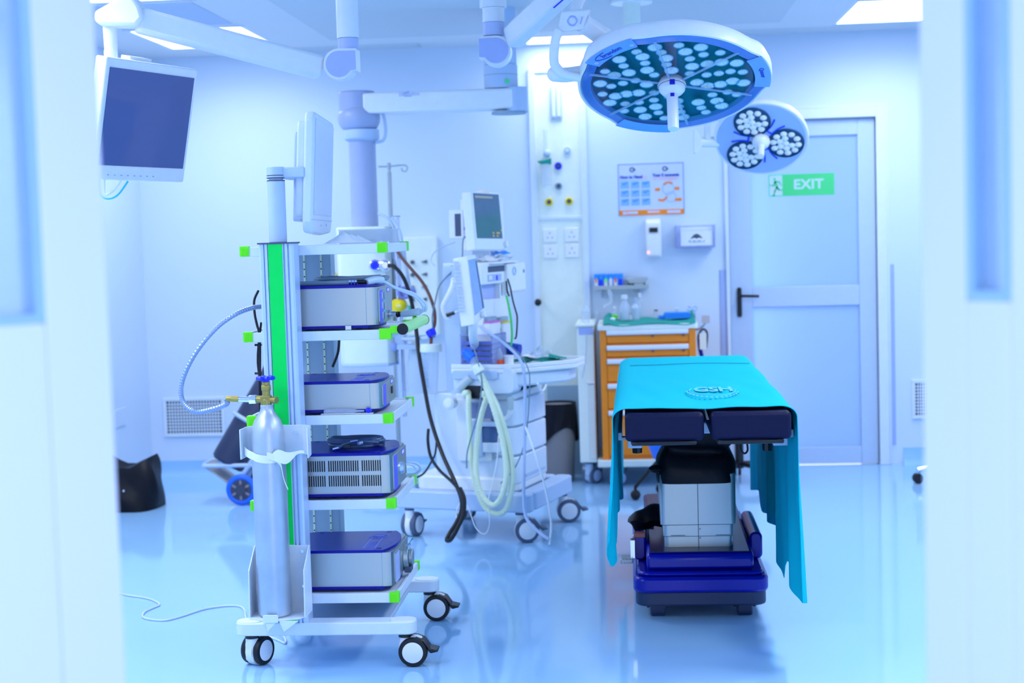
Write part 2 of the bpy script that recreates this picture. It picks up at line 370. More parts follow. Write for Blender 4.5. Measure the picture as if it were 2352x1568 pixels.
# entrance leaves, swung into the room
def leaf(name, edge, ang, width, side, px_in, px_out, py_bot):
    # a leaf hinged towards the corridor, its free edge at `edge`; the vision panel is found on the face towards the corridor
    d = Vector((cos(ang), sin(ang), 0)); edge = Vector(edge); hinge = edge-d*width
    M = Matrix.Translation(hinge) @ Matrix.Rotation(ang, 4, 'Z'); nf = Vector((-sin(ang), cos(ang), 0))*side*.022
    def dist(px):
        a_, b_ = 0.0, width
        for _ in range(40):
            m_ = (a_+b_)/2; q = proj(edge-d*m_+nf+Vector((0, 0, 1.45)))[0]
            inner = (q > px) if edge.x < 0 else (q < px)
            if inner: a_ = m_
            else: b_ = m_
        return a_
    s0, s1 = dist(px_in), dist(px_out)
    Yp = (edge-d*s0).y; zb_panel = W(px_in, py_bot, Yp).z
    x0, x1 = width-s1, width-s0
    b = MB(M); y0, y1 = (-.022, .022)
    b.box(0, x0, y0, y1, .01, 2.2).box(x1, width, y0, y1, .01, 2.2).box(x0, x1, y0, y1, .01, zb_panel).box(x0, x1, y0, y1, 1.98, 2.2)
    o = struct(name, b, DOORP, bevel=.003)
    MB(M).box(x0-.004, x1+.004, -.004, .004, zb_panel-.004, 1.984).build('vision_panel', CLEARB, o)
    fr = MB(M); e = .012
    fr.box(x0-.001, x0+e, y0+.001, y1-.001, zb_panel, 1.98).box(x1-e, x1+.001, y0+.001, y1-.001, zb_panel, 1.98).box(x0+e, x1-e, y0+.001, y1-.001, zb_panel-.001, zb_panel+e).box(x0+e, x1-e, y0+.001, y1-.001, 1.98-e, 1.981)
    fr.build('glazing_bead', mat('bead_blue', (140, 182, 226), .5), o)
e = W(236, 784, 2.0); leaf('door_2', (e.x, 2.0, 0), radians(47), .82, -1, 97, -110, 740)
e = W(2147, 784, 2.0); leaf('door_3', (e.x, 2.0, 0), radians(180-58), .82, 1, 2217, 2320, 688)

# ------------------------------------------------------------------ back wall fittings
yw = YB
def wallbox(mb, px0, py0, px1, py1, dep, r=0, off=0): return mb.wb(px0, py0, px1, py1, yw-off-dep, dep, r)
# service panel column
x0 = W(1235, 500, yw).x; x1 = W(1338, 500, yw).x
t = Thing('service_panel', 'tall pale wall service panel with gas outlets and sockets', 'wall panel', ((x0+x1)/2, yw, 0))
t.w().box(x0, x1, yw-.012, yw, .10, 2.42).build('upper_board', OFFW, t.o)
b = t.w()
for xa in (x0-.035, x1-.003): b.box(xa, xa+.038, yw-.028, yw, .10, 2.42)
b.box(x0-.035, x1+.035, yw-.028, yw, 2.42, 2.45); zc = W(1285, 505, yw).z; b.box(x0, x1, yw-.02, yw, zc, zc+.022)
b.build('frame', WHITE, t.o, .003)
# small fluorescent fitting on the panel
a = W(1262, 198, yw-.03); c = W(1291, 272, yw-.03)
t = Thing('wall_light', 'narrow unlit vertical light fitting at the top of the service panel', 'light', ((a.x+c.x)/2, yw-.012, c.z))
t.w().box(a.x, c.x, yw-.03, yw-.012, c.z, a.z).build('housing', GREYW, t.o, .004)
m = t.w()
for i in range(2): m.rbox(a.x+.012+i*.03, a.x+.032+i*.03, yw-.04, yw-.03, c.z+.015, a.z-.015, .004)
m.build('tube_cover', WHITE, t.o)
# gas outlets
for px, py, mm, lab, r in ((1303, 345, GREYW, 'round pale gas outlet, highest right on the service panel', .021), (1282, 381, BLUEK, 'round blue gas outlet on the service panel', .021), (1283, 427, GREY, 'round grey gas outlet, middle of the service panel', .021),
                        (1261, 464, YELLOW, 'round yellow gas outlet at lower left of the service panel', .022), (1307, 462, YELLOW, 'round yellow and black gas outlet at lower right of the service panel', .022)):
    p = W(px, py, yw-.03); t = Thing('gas_outlet', lab, 'gas outlet', (p.x, yw-.012, p.z), group='gas outlets on the service panel')
    t.w().torus((p.x, yw-.024, p.z), (0, 1, 0), r*.8, r*.28, 20, 8).cyl((p.x, yw-.022, p.z), (p.x, yw-.012, p.z), r).build('ring', mm, t.o)
    t.w().cyl((p.x, yw-.033, p.z), (p.x, yw-.02, p.z), r*.5, n=14).build('socket', WHITE if px == 1303 else DKGREY, t.o)
# oxygen flowmeter with humidifier
p = W(1256, 352, yw-.06); t = Thing('flowmeter', 'oxygen flowmeter with green knob and clear bottle on the service panel', 'flowmeter', (p.x, yw-.03, p.z))
t.w().cyl((p.x, yw-.012, p.z), (p.x, yw-.05, p.z), .02).ball((p.x, yw-.06, p.z), .024).build('body', GREYW, t.o)
z1 = W(1252, 300, yw).z; t.w().cyl((p.x-.01, yw-.06, p.z), (p.x-.01, yw-.06, z1), .012).build('flow_tube', CLEAR, t.o)
q = W(1253, 371, yw-.06); t.w().prism([(q.x-.035, q.z-.012), (q.x+.035, q.z-.018), (q.x+.035, q.z+.02), (q.x+.01, q.z+.012), (q.x-.05, q.z+.003)], yw-.085, yw-.045, 'y').build('bottle_cap', GREENC, t.o, .003)
z2 = W(1257, 428, yw).z; t.w().cyl((q.x, yw-.06, z2), (q.x, yw-.06, q.z-.015), .03).build('bottle', CLEAR, t.o)
# power sockets
for (px, py, lab) in ((1263, 541, 'upper left white power socket under the gas outlets'), (1313, 539, 'upper right white power socket under the gas outlets'), (1264, 578, 'lower left white power socket under the gas outlets'), (1314, 576, 'lower right white power socket under the gas outlets')):
    p = W(px, py, yw-.02); t = Thing('power_socket', lab, 'socket', (p.x, yw-.012, p.z), group='power sockets on the service panel')
    t.w().box(p.x-.042, p.x+.042, yw-.022, yw-.012, p.z-.042, p.z+.042).build('plate', WHITE2, t.o, .004)
    m = t.w()
    for dx, dz in ((0, .015), (-.014, -.012), (.014, -.012)): m.cyl((p.x+dx, yw-.0235, p.z+dz), (p.x+dx, yw-.0215, p.z+dz), .005, n=10)
    m.build('pin_holes', GREY, t.o)
p = W(1236, 694, yw-.05)
single('door_stop', MB().cyl((p.x, yw-.028, p.z), (p.x, yw-.06, p.z), .014).ball((p.x, yw-.06, p.z), .022), BLKPL, 'small round black knob on the left frame of the service panel', 'knob')

# hand hygiene poster
py = yw-.004
a = W(1419, 378, py); c = W(1572, 491, py); X0, X1, Z1, Z0 = a.x, c.x, (W(1419, 378, py).z+W(1570, 372, py).z)/2, (W(1422, 496, py).z+W(1573, 491, py).z)/2
PW, PH = X1-X0, Z1-Z0
t = Thing('poster', 'hand hygiene poster with orange bottom band on the back wall', 'poster', ((X0+X1)/2, py, Z0))
t.w().box(X0, X1, py, yw, Z0, Z1).build('sheet', PAPER, t.o)
def pr(mb, x, y, w, h, lay=1): mb.box(X0+x*PW, X0+(x+w)*PW, py-.0006*lay, py, Z1-(y+h)*PH, Z1-y*PH); return mb
m = t.w(); pr(m, 0, 0, 1, .012); pr(m, 0, 0, .008, 1); pr(m, .992, 0, .008, 1); m.build('border', INK, t.o)
pr(t.w(), 0, .895, 1, .105).build('orange_band', ORANGE, t.o)
m = t.w(); 
for (x, w, h) in ((.06, .06, .06), (.13, .16, .05), (.44, .18, .035), (.74, .2, .05)): pr(m, x, .92, w, h, 2)
m.build('band_print', PAPER, t.o)
m = t.w()
for r_ in range(3):
    for c_ in range(3): pr(m, .03+c_*.16, .34+r_*.165, .135, .135)
m.build('step_pictures', PRINTB, t.o)
m = t.w()
for r_ in range(3):
    for c_ in range(3):
        X = X0+(.085+c_*.16)*PW; Z = Z1-(.385+r_*.165)*PH
        m.ball((X, py-.001, Z), (.012, .001, .007), 10, 6); m.ball((X+.016, py-.001, Z+.006), (.009, .001, .006), 10, 6)
m.build('hand_drawings', mat('hand_blue', (92, 160, 250), .6), t.o)
def ptext(s_, x, y, size, mm, nm, bold=.0015, sx=1): t.w().text(s_, size, at((X0+x*PW, py-.0008, Z1-y*PH)), bold=bold, sx=sx).build(nm, mm, t.o)
ptext('How to Hand', .20, .255, .024, INK, 'heading'); ptext('rub', .41, .252, .022, INKR, 'heading_end', .0005)
ptext('Your 5 moments', .73, .235, .023, INK, 'heading'); ptext('for Hand Hygiene', .73, .30, .021, INKR, 'subheading', .0003)
m = t.w()
for x in (.215, .715):
    m.torus((X0+x*PW, py-.001, Z1-.11*PH), (0, 1, 0), .012, .003, 16, 6); m.box(X0+x*PW+.008, X0+x*PW+.02, py-.002, py, Z1-.11*PH-.006, Z1-.11*PH+.004)
m.build('round_logo', INKD, t.o)
pr(pr(t.w(), .03, .315, .25, .012), .29, .31, .17, .006).build('rule', PRINTB, t.o)
m = t.w()
def arrow(x, y, l):
    xa = X0+x*PW; z = Z1-y*PH; m.prism([(xa, z-.009), (xa+l, z-.009), (xa+l, z-.014), (xa+l+.012, z), (xa+l, z+.014), (xa+l, z+.009), (xa, z+.009)], py-.0012, py, 'y')
arrow(.56, .51, .022); arrow(.86, .50, .02); arrow(.86, .715, .032)
def arc(cx, cz, r, a0, a1, w):
    A = [a0+(a1-a0)*i/8 for i in range(9)]; x = X0+cx*PW; z = Z1-cz*PH
    m.prism([(x+(r+w)*cos(q), z+(r+w)*sin(q)) for q in A]+[(x+(r-w)*cos(q), z+(r-w)*sin(q)) for q in reversed(A)], py-.0012, py, 'y')
arc(.765, .48, .032, radians(150), radians(40), .007); arc(.66, .62, .032, radians(230), radians(345), .007)
m.build('moment_arrows', ORANGE, t.o)
m = t.w(); m.torus((X0+.76*PW, py-.001, Z1-.5*PH), (0, 1, 0), .035, .0012, 20, 4); m.torus((X0+.80*PW, py-.001, Z1-.66*PH), (0, 1, 0), .03, .0012, 20, 4); m.build('patient_outline', PRINTB, t.o)

# soap dispenser
a = W(1483, 503, yw-.09); c = W(1520, 592, yw-.09)
t = Thing('soap_dispenser', 'white wall soap dispenser with small black window', 'dispenser', ((a.x+c.x)/2, yw, c.z))
zz = a.z-c.z; t.w().prism([(yw, c.z+.03), (yw-.05, c.z), (yw-.09, c.z+.01), (yw-.10, c.z+zz*.5), (yw-.085, a.z-.02), (yw-.05, a.z), (yw, a.z)], a.x, c.x, 'x').build('body', WHITE2, t.o, .010)
q = W(1501, 528, yw-.1); t.w().box(q.x-.025, q.x+.025, yw-.102, yw-.08, q.z-.014, q.z+.014).build('level_window', BLKPL, t.o)
q = W(1489, 580, yw-.1); t.w().cyl((q.x, yw-.1, q.z), (q.x, yw-.085, q.z), .006, n=10).build('indicator', REDLED, t.o)
# glove box holder
a = W(1551, 518, yw-.1); c = W(1643, 567, yw-.1)
t = Thing('glove_dispenser', 'clear wall holder with a box of white gloves', 'dispenser', ((a.x+c.x)/2, yw, c.z))
b = t.w(); e = .012
b.box(a.x, c.x, yw-.105, yw-.099, c.z, c.z+e).box(a.x, c.x, yw-.105, yw-.099, a.z-e, a.z).box(a.x, a.x+.03, yw-.105, yw-.099, c.z+e, a.z-e).box(c.x-e, c.x, yw-.105, yw-.099, c.z+e, a.z-e)
b.box(a.x, a.x+.006, yw-.099, yw, c.z, a.z).box(c.x-.006, c.x, yw-.099, yw, c.z, a.z).box(a.x+.006, c.x-.006, yw-.099, yw, c.z, c.z+.006).build('holder', CLEARV, t.o)
q0 = W(1563, 530, yw-.09); q1 = W(1637, 564, yw-.09)
t.w().box(q0.x, q1.x, yw-.095, yw-.004, q1.z, q0.z).build('glove_box', WHITE2, t.o)
q = W(1600, 549, yw-.096); t.w().prism([(q.x-.048+.096*i/12, q.z-.014+.046*sin(pi*i/12)) for i in range(13)], yw-.097, yw-.0955, 'y').build('opening', DKGREY, t.o)
m = t.w()
for i in range(5): m.ball((q.x-.03+.015*i, yw-.098, q.z-.006+.004*(i % 2)), (.013, .005, .009), 10, 6)
m.build('gloves', WHITE2, t.o)
# wall shelf, blue boxes, scale
a = W(1364, 661, yw-.16); c = W(1490, 672, yw-.16)
zs = a.z
t = Thing('wall_shelf', 'narrow steel wall shelf above the orange drawer cabinet', 'shelf', ((a.x+c.x)/2, yw, zs))
t.w().box(a.x, c.x, yw-.17, yw, zs-.012, zs).build('shelf_board', STEEL, t.o, .002)
t.w().box(a.x, c.x, yw-.172, yw-.168, zs-.012, zs+.012).build('lip', STEEL, t.o)
m = t.w()
for x in (a.x+.04, c.x-.05): m.prism([(yw, zs-.012), (yw-.14, zs-.012), (yw, zs-.07)], x, x+.006, 'x')
m.build('bracket', GREYW, t.o)
BX = [W(1364+11.2*i, 640, yw-.13).x for i in range(7)]
zt_ = W(1395, 629, yw-.1).z
labs = [('leftmost', None), ('second', None), ('third', None), ('fourth', None), ('fifth', None), ('rightmost', None)]
cols = [ORANGE, BLUEK, LIME, WHITE2, REDO, BLUEK]
for i in range(6):
    t = Thing('glove_carton', '%s of the upright blue cartons on the wall shelf%s' % (labs[i][0], {0: ', orange mark', 2: ', lime mark', 4: ', red mark'}.get(i, '')), 'carton', ((BX[i]+BX[i+1])/2, yw-.09, zs), group='blue cartons on the wall shelf')
    t.w().box(BX[i]+.001, BX[i+1]-.001, yw-.14, yw-.02, zs, zt_).build('carton', mat('carton_blue', (30, 150, 255), .5), t.o, .002)
    t.w().box(BX[i]+.003, BX[i+1]-.006, yw-.1425, yw-.14, zs+.01, zs+(zt_-zs)*.6).build('label', WHITE2 if i not in (1, 5) else BLUEK, t.o)
    if i not in (1, 5): t.w().box(BX[i]+.008, BX[i+1]-.010, yw-.144, yw-.1425, zs+.03, zs+.055).build('mark', cols[i], t.o)
a = W(1437, 639, yw-.15); c = W(1489, 650, yw-.15)
t = Thing('instrument_dish', 'shallow steel dish on a black stand at the right end of the wall shelf', 'dish', ((a.x+c.x)/2, yw-.09, zs))
zd = a.z; m = t.w(); m.prism([(a.x, zd), (c.x, zd), (c.x-.02, c.z), (a.x+.02, c.z)], yw-.15, yw-.02, 'y'); m.build('tray', STEEL, t.o, .003)
m = t.w(); m.box(a.x+.012, a.x+.02, yw-.14, yw-.03, zs, c.z).box(c.x-.028, c.x-.018, yw-.14, yw-.03, zs, c.z).box(a.x+.02, a.x+.05, yw-.14, yw-.03, zs, zs+.03); m.build('stand', BLACK, t.o)
q = W(1466, 656, yw-.15); t.w().box(q.x-.03, q.x+.03, yw-.14, yw-.05, zs, zs+.035).build('paper_pad', WHITE2, t.o)
p = W(1398, 668, yw-.185)
single('suction_mask', MB().tube([p+Vector((0, .01, .005)), p+Vector((.012, 0, -.03)), p+Vector((.01, -.005, -.07)), p+Vector((-.015, -.005, -.09)), p+Vector((-.03, 0, -.10))], .012, 10), CLEAR, 'clear plastic airway tube hanging from the front of the wall shelf', 'tube')
# wall corner guards, ventilation grilles
for px, pyt, lab in ((1660, 620, 'vertical lavender wall guard strip left of the exit door'), (2046, 607, 'vertical lavender wall guard strip right of the exit door')):
    p = W(px, pyt, yw-.006); single('wall_guard', MB().rbox(p.x-.019, p.x+.019, yw-.008, yw, .12, p.z, .006), GUARD, lab, 'wall guard', 'wall guard strips')
def grille(px0, py0, px1, py1, lab, ncol, nrow, off=0):
    a = W(px0, py0, yw-.015); c = W(px1, py1, yw-.015)
    t = Thing('wall_vent', lab, 'vent', ((a.x+c.x)/2, yw, c.z))
    e = .022; m = t.w(); m.box(a.x, c.x, yw-.015, yw, c.z, c.z+e).box(a.x, c.x, yw-.015, yw, a.z-e, a.z).box(a.x, a.x+e, yw-.015, yw, c.z+e, a.z-e).box(c.x-e, c.x, yw-.015, yw, c.z+e, a.z-e); m.build('frame', WHITE, t.o, .003)
    t.w().box(a.x+e, c.x-e, yw-.003, yw-.001, c.z+e, a.z-e).build('duct_shade', DARK, t.o)  # flat black sheet painted in for the shade behind the blades
    m = t.w(); w_ = c.x-a.x-2*e; h_ = a.z-c.z-2*e
    for i in range(1, ncol): x = a.x+e+w_*i/ncol; m.box(x-.0035, x+.0035, yw-.012, yw-.008, c.z+e, a.z-e)
    m.build('upright_blades', WHITE, t.o)
    m = t.w()
    for i in range(1, nrow): z = c.z+e+h_*i/nrow; m.box(a.x+e, c.x-e, yw-.008, yw-.004, z-.0035, z+.0035)
    m.build('cross_blades', WHITE, t.o)
grille(373, 914, 518, 1001, 'white ventilation grille low on the wall at the left', 19, 10)
grille(2094, 872, 2210, 960, 'white ventilation grille low on the wall right of the exit door', 16, 10)
# faint cover plate on the left wall
q = WX(276, 958, XL); single('cover_plate', MB().box(XL, XL+.006, q.y-.1, q.y+.1, q.z-.05, q.z+.05), WALL, 'faint square cover plate on the left wall near the doorway leaf', 'cover plate')
# ------------------------------------------------------------------ endoscopy equipment cart
def caster(t, stem, ang, r, up, white, tyre, lever=True, world=True):
    """twin-wheel caster under `stem` (x,y,z of the beam underside); ang = heading of the trailing wheel"""
    M = t.inv @ Matrix.Translation((stem[0], stem[1], 0)) @ Matrix.Rotation(ang, 4, 'Z'); L = lambda: MB(M)
    off = .028; zt = stem[2]
    h = L().cyl((0, 0, zt-.012), (0, 0, r*1.15), .022, .024).rbox(-.018, off+.004, -.016, .016, r*.35, r*1.75, .012, 'y')
    h.lathe([(r*1.04, -.013), (r*1.06, 0), (r*1.04, .013)], (off, 0, r), (off, 1, r), 24)
    body = h.build('caster', white, t.o)
    L().cyl((0, 0, zt-.014), (0, 0, zt+.002), .024).build('stem_collar', BLKPL if tyre is BLACK else TYREG, body)
    for s in (-1, 1):
        L().lathe([(r*.80, .017), (r*.97, .017), (r, .022), (r, .030), (r*.95, .036), (r*.80, .037)], (off, 0, r), (off, s, r), 28).build('wheel', tyre, body)
        L().lathe([(0, .018), (r*.8, .018), (r*.8, .0355), (r*.6, .039), (0, .040)], (off, 0, r), (off, s, r), 28).build('wheel_disc', white, body)
    if lever:
        b = L(); b.prism([(off+r*.2, r*2.02), (off+r*.75, r*1.80), (off+r*1.12, r*1.25), (off+r*1.68, r*1.12), (off+r*1.72, r*1.02), (off+r*1.2, r*.9), (off+r*1.07, r*1.05), (off+r*.72, r*1.68), (off+r*.2, r*1.9)], -.03, .03, 'y')
        b.build('brake_lever', tyre if tyre is not BLACK else BLKPL, body, .003)
    return body

ct = Thing('equipment_cart', 'white equipment trolley with lime corner clips and a green striped post', 'cart', (-1.07, 5.38, 0))
SX0, SX1, SY0, SY1 = -1.322, -.822, 5.12, 5.645
BZ0, BZ1 = .112, .156
for y in (5.03, 5.64):
    b = ct.w().rbox(-1.376, -.752, y, y+.075, BZ0, BZ1, .036).build('base_beam', WHITE, ct.o, .004)
    for xa in (-1.374, -.844): ct.w().rbox(xa, xa+.09, y+.004, y+.071, BZ1-.001, BZ1+.003, .033).build('end_cap', WHITE2, b, .001)
ct.w().box(-1.20, -.86, 5.09, 5.655, .118, .135).build('base_plate', GREYW, ct.o, .003)
ct.w().box(-1.10, -.87, 5.60, 5.64, .136, .20).build('back_rail', GREY, ct.o, .003)
for x, y, a, lv in ((-.793, 5.068, 0, True), (-1.325, 5.068, radians(66), False), (-.79, 5.678, 0, True), (-1.325, 5.678, radians(40), False)):
    caster(ct, (x, y, BZ0), a, .050, 0, WHITE2, BLACK, lv)
def profile(x0, x1, yf, yb):
    d = .008; ym = yf; w = x1-x0; s = 1 if yb > yf else -1
    g = [.13, .17, .24, .28, .70, .75, .82, .87]
    poly = [(x0, yf+s*.006), (x0+.006, yf)]
    for i in range(0, 8, 2):
        poly += [(x0+g[i]*w, yf), (x0+g[i]*w, yf+s*d), (x0+g[i+1]*w, yf+s*d), (x0+g[i+1]*w, yf)]
    return poly+[(x1-.006, yf), (x1, yf+s*.006), (x1, yb), (x0, yb)]
near = ct.w().prism(profile(-1.238, -1.120, 5.034, 5.115), BZ1, 1.444, 'z').build('side_post', ALUP, ct.o)
ct.w().box(-1.206, -1.158, 5.0325, 5.04, BZ1+.002, 1.443).build('green_stripe', GREEN, near)
ct.w().box(-1.242, -1.116, 5.030, 5.119, 1.444, 1.449).build('post_cap', DKGREY, near)
m = ct.w()
for dx in (-.032, .032):
    for i in range(3): m.cyl((-1.182+dx, 5.0335, .185+.018*i), (-1.182+dx, 5.045, .185+.018*i), .003, n=8)
m.build('bolt_holes', DARK, near)
far = ct.w().box(-1.242, -1.118, 5.65, 5.735, BZ1, 1.40).build('side_post', GREY, ct.o, .004)  # mirrors the near post; its shade is painted in by this darker grey
for dx in (-.036, .028):
    st = ct.w().box(-1.182+dx-.0035, -1.182+dx+.0035, 5.647, 5.651, BZ1, 1.40).build('hole_strip', CREAM, far)
    m = ct.w()
    for i in range(44): m.cyl((-1.182+dx, 5.6455, .19+i*.0275), (-1.182+dx, 5.649, .19+i*.0275), .0026, n=8)
    m.build('bolt_holes', DARK, st)
SH = [1.436, 1.143, .854, .560, .234]
for k, z in enumerate(SH):
    t0 = z-.033
    b = ct.w().box(SX0+.004, SX1-.004, SY0+.004, SY1-.004, t0+.002, z-.006)
    b.box(SX0, SX1, SY0, SY0+.012, t0, z).box(SX0, SX1, SY1-.012, SY1, t0, z).box(SX0, SX0+.012, SY0+.012, SY1-.012, t0, z).box(SX1-.012, SX1, SY0+.012, SY1-.012, t0, z)
    b.box(-1.20, -1.16, SY0-.006, SY0, t0, z).box(-1.20, -1.16, SY1, SY1+.006, t0, z)
    sh = b.build('shelf', WHITE, ct.o, .002)
    for cx, cy in ((SX0, SY0), (SX1, SY0), (SX1, SY1), (SX0, SY1)):
        sx = 1 if cx == SX0 else -1; sy_ = 1 if cy == SY0 else -1; e = .003; l = .030
        c = ct.w().box(cx-sx*e, cx+sx*l, cy-sy_*e, cy, t0+.001, z+e).box(cx-sx*e, cx, cy, cy+sy_*l, t0+.001, z+e).box(cx, cx+sx*l, cy, cy+sy_*.014, z, z+e).box(cx, cx+sx*.014, cy+sy_*.014, cy+sy_*l, z, z+e)
        for i in range(5): c.box(cx+sx*(.004+i*.005), cx+sx*(.0055+i*.005), cy-sy_*(e+.0012), cy-sy_*e, t0+.002, z-.004)
        c.build('corner_clip', LIME, sh, .0012)
# push handle on the second shelf
hx, hz_ = -.772, 1.140
for y, o_ in ((SY0-.007, -1), (SY1+.001, 1)):
    ct.w().box(SX1-.032, SX1+.006, y, y+.006, hz_-.030, hz_+.007).box(SX1+.003, SX1+.009, min(y, y-o_*.02), max(y+.006, y+.006-o_*.02), hz_-.030, hz_+.007).box(SX1+.006, hx, y+.0005, y+.0055, hz_-.010, hz_+.016).build('handle_bracket', LIME, ct.o, .0015)
hb = ct.w()
n = 24; P = []
for i in range(n*2):
    rr = .0185 if i % 2 else .0175; P.append((hx+rr*cos(pi*i/n), hz_+.004+rr*sin(pi*i/n)))
hnd = hb.prism(P, SY0-.012, SY1+.005, 'y').build('push_handle', LIMEL, ct.o, ang=20)
for y in (SY0-.016, SY1+.005): ct.w().cyl((hx, y-.002, hz_+.004), (hx, y+.006, hz_+.004), .0195).build('end_plug', BLKPL, hnd, .002)
# monitor pillar
px_ = -1.182
ml = ct.w().cyl((px_, 5.085, 1.449), (px_, 5.085, 1.655), .030).cyl((px_, 5.085, 1.664), (px_, 5.085, 1.702), .030).cyl((px_, 5.085, 1.64), (px_, 5.085, 1.68), .024).build('monitor_pillar', GREYW, ct.o, .002)
m = ct.w()
for z in (1.655, 1.664, 1.672): m.cyl((px_, 5.085, z), (px_, 5.085, z+.003), .0305)
m.build('pivot_ring', DKGREY, ml)
ct.w().box(px_, px_+.10, 5.075, 5.30, 1.665, 1.70).build('monitor_arm', GREYW, ct.o, .004)
# gas bottle carriers bolted to the near post
gx, gy, gr = -1.212, 4.952, .0562
z0, z1 = .735, .835
b = ct.w(); wv = [(-1.302, 4.925), (-1.298, 4.925), (-1.295, 5.0), (-1.252, 5.028), (-1.112, 5.028), (-1.085, 5.005), (-1.078, 4.93), (-1.074, 4.93), (-1.080, 5.008), (-1.110, 5.0335), (-1.254, 5.0335), (-1.299, 5.004)]
up = b.prism(wv, z0, z1).build('bottle_clamp', WHITE, ct.o, .001)
m = ct.w().cyl((-1.135, 5.0225, .81), (-1.135, 5.029, .81), .0055, n=12); m.build('screw', CHROME, up)
b = ct.w(); b.box(-1.285, -1.125+.02, 5.028, 5.0335, .205, .425)
b.prism([(5.0335, .205), (5.0335, .425), (5.020, .425), (4.93, .36), (4.92, .215), (4.92, .205)], -1.107, -1.103, 'x')
b.prism([(5.0335, .205), (5.0335, .425), (5.020, .425), (4.93, .36), (4.92, .215), (4.92, .205)], -1.293, -1.289, 'x')
b.prism([(-1.293, 5.0335), (-1.103, 5.0335), (-1.103, 4.935), (-1.125, 4.905), (-1.19, 4.885), (-1.235, 4.885), (-1.293, 4.915)], .200, .205)
b.rbox(-1.238, -1.186, 4.882, 4.886, .196, .222, .006, 'y')
b.prism([(-1.232, .200), (-1.19, .200), (-1.224, .165)], 4.886, 4.889, 'y').prism([(-1.186, .200), (-1.12, .200), (-1.17, .163)], 4.889, 4.892, 'y')
lo_ = b.build('bottle_carrier', WHITE, ct.o, .001)
m = ct.w()
for z in (.405, .285): m.cyl((-1.128, 5.0225, z), (-1.128, 5.0285, z), .0055, n=12)
m.build('screw', CHROME, lo_)

# ------------------------------------------------------------------ stacked endoscopy units
def unit(zb, xf, depth, h, label, xb=-1.215, cut=.028, y0=5.165, logo=True, vents=False):
    """box with royal blue top and bottom plates; front faces +x (the display side)"""
    y1 = y0+depth; t = Thing('endoscopy_unit', label, 'medical device', ((xb+xf)/2, (y0+y1)/2, zb), group='stacked endoscopy units on the trolley')
    e = .010
    pl = [(xb, y0+.03), (xb+.03, y0), (xf-.034, y0)]
    for i in range(1, 9):
        a = i/9; pl.append((xf-.034+.036*sin(pi*a)**.75, y0+(y1-y0)*a))
    pl += [(xf-.034, y1), (xb+.03, y1), (xb, y1-.03)]
    t.w().prism(pl, zb+.004, zb+.004+e).build('bottom_plate', BLUEPL, t.o, .001)
    lid = t.w().prism(pl, zb+h-e, zb+h).build('top_plate', BLUEPL, t.o, .0015)
    m = t.w()
    for dx in (.05, -.07):
        for yy in (y0+.04, y1-.05): m.cyl(((xb if dx > 0 else xf)+dx, yy, zb), ((xb if dx > 0 else xf)+dx, yy, zb+.004), .012)
    m.build('foot', BLACK, t.o)
    f0 = y0+.012; body = t.w()
    body.prism([(xb+.006, y0+.004), (xf-.022, y0+.004), (xf-.006, y0+.010), (xf, y0+.022), (xf, y1-.022), (xf-.006, y1-.01), (xf-.022, y1-.004), (xb+.006, y1-.004)], zb+.004+e, zb+h-e)
    bo = body.build('housing', STEEL, t.o)
    t.w().box(xf-.038, xf-.036, y0+.0032, y0+.0045, zb+.015, zb+h-e-.001).build('panel_seam', GREY, bo)
    t.w().rbox(xf, xf+.006, y0+.03, y1-.012, zb+.02, zb+h-.016, .006, 'x').build('front_panel', STEEL, t.o, .001)
    if logo:
        lx = xf-.085; m = t.w(); zz = zb+h+.0004
        yc = y0+(y1-y0)*.68
        m.tube([(lx+.034*cos(2*pi*i/28), yc+.030*sin(2*pi*i/28), zz) for i in range(28)], .0014, 5, 0, True)
        m.box(lx-.022, lx-.018, y0+.03, yc-.028, zz-.0008, zz+.0008).box(lx+.018, lx+.022, y0+.03, yc-.028, zz-.0008, zz+.0008)
        m.box(lx-.014, lx+.020, yc+.008, yc+.02, zz-.0008, zz+.0008)
        m.tube([(lx-.02, yc+.002, zz), (lx-.005, yc-.008, zz), (lx+.008, yc+.004, zz), (lx+.02, yc-.006, zz)], .0016, 5)
        for i in range(9): m.box(lx-.012, lx+.012, y0+.04+i*.012, y0+.044+i*.012, zz-.0008, zz+.0003)
        m.build('lid_print', mat('lid_print_blue', (110, 130, 232), .4, noise=0), lid)
    m = t.w()
    for sx_, yy in ((xb+.06, y1-.025), (xf-.06, y1-.02), (xf-.05, y0+.03)): m.cyl((sx_, yy, zb+h-.001), (sx_, yy, zb+h+.0006), .010, n=14)
    m.build('lid_recess', INKD, lid)
    return t, y0, y1, xf+.006, bo
def flabel(t, x, ya, yb, za, zb_, m, nm, d=.001): t.w().box(x, x+d, ya, yb, za, zb_).build(nm, m, t.o)
u1, ya, yb_, xf, _ = unit(1.143, -.868, .315, .153, 'endoscopy unit on the second shelf, cables coiled on its lid', logo=False)
flabel(u1, xf, ya+.035, ya+.095, 1.16, 1.275, PURPLE, 'violet_label'); 
for i in range(3): flabel(u1, xf+.0005, ya+.125, ya+.155, 1.168+i*.036, 1.192+i*.036, GREY, 'button', .002); flabel(u1, xf+.0008, ya+.07, ya+.09, 1.176+i*.034, 1.198+i*.034, LAV, 'button', .001)
for i in range(2): flabel(u1, xf+.0005, ya+.098, ya+.13, 1.196+i*.036, 1.202+i*.036, mat('turquoise_mark', (40, 200, 220), .5), 'mark')
flabel(u1, xf, ya+.19, ya+.25, 1.262, 1.278, PURPLE, 'badge'); flabel(u1, xf+.0005, ya+.195, ya+.235, 1.265, 1.275, WHITE2, 'badge_print')
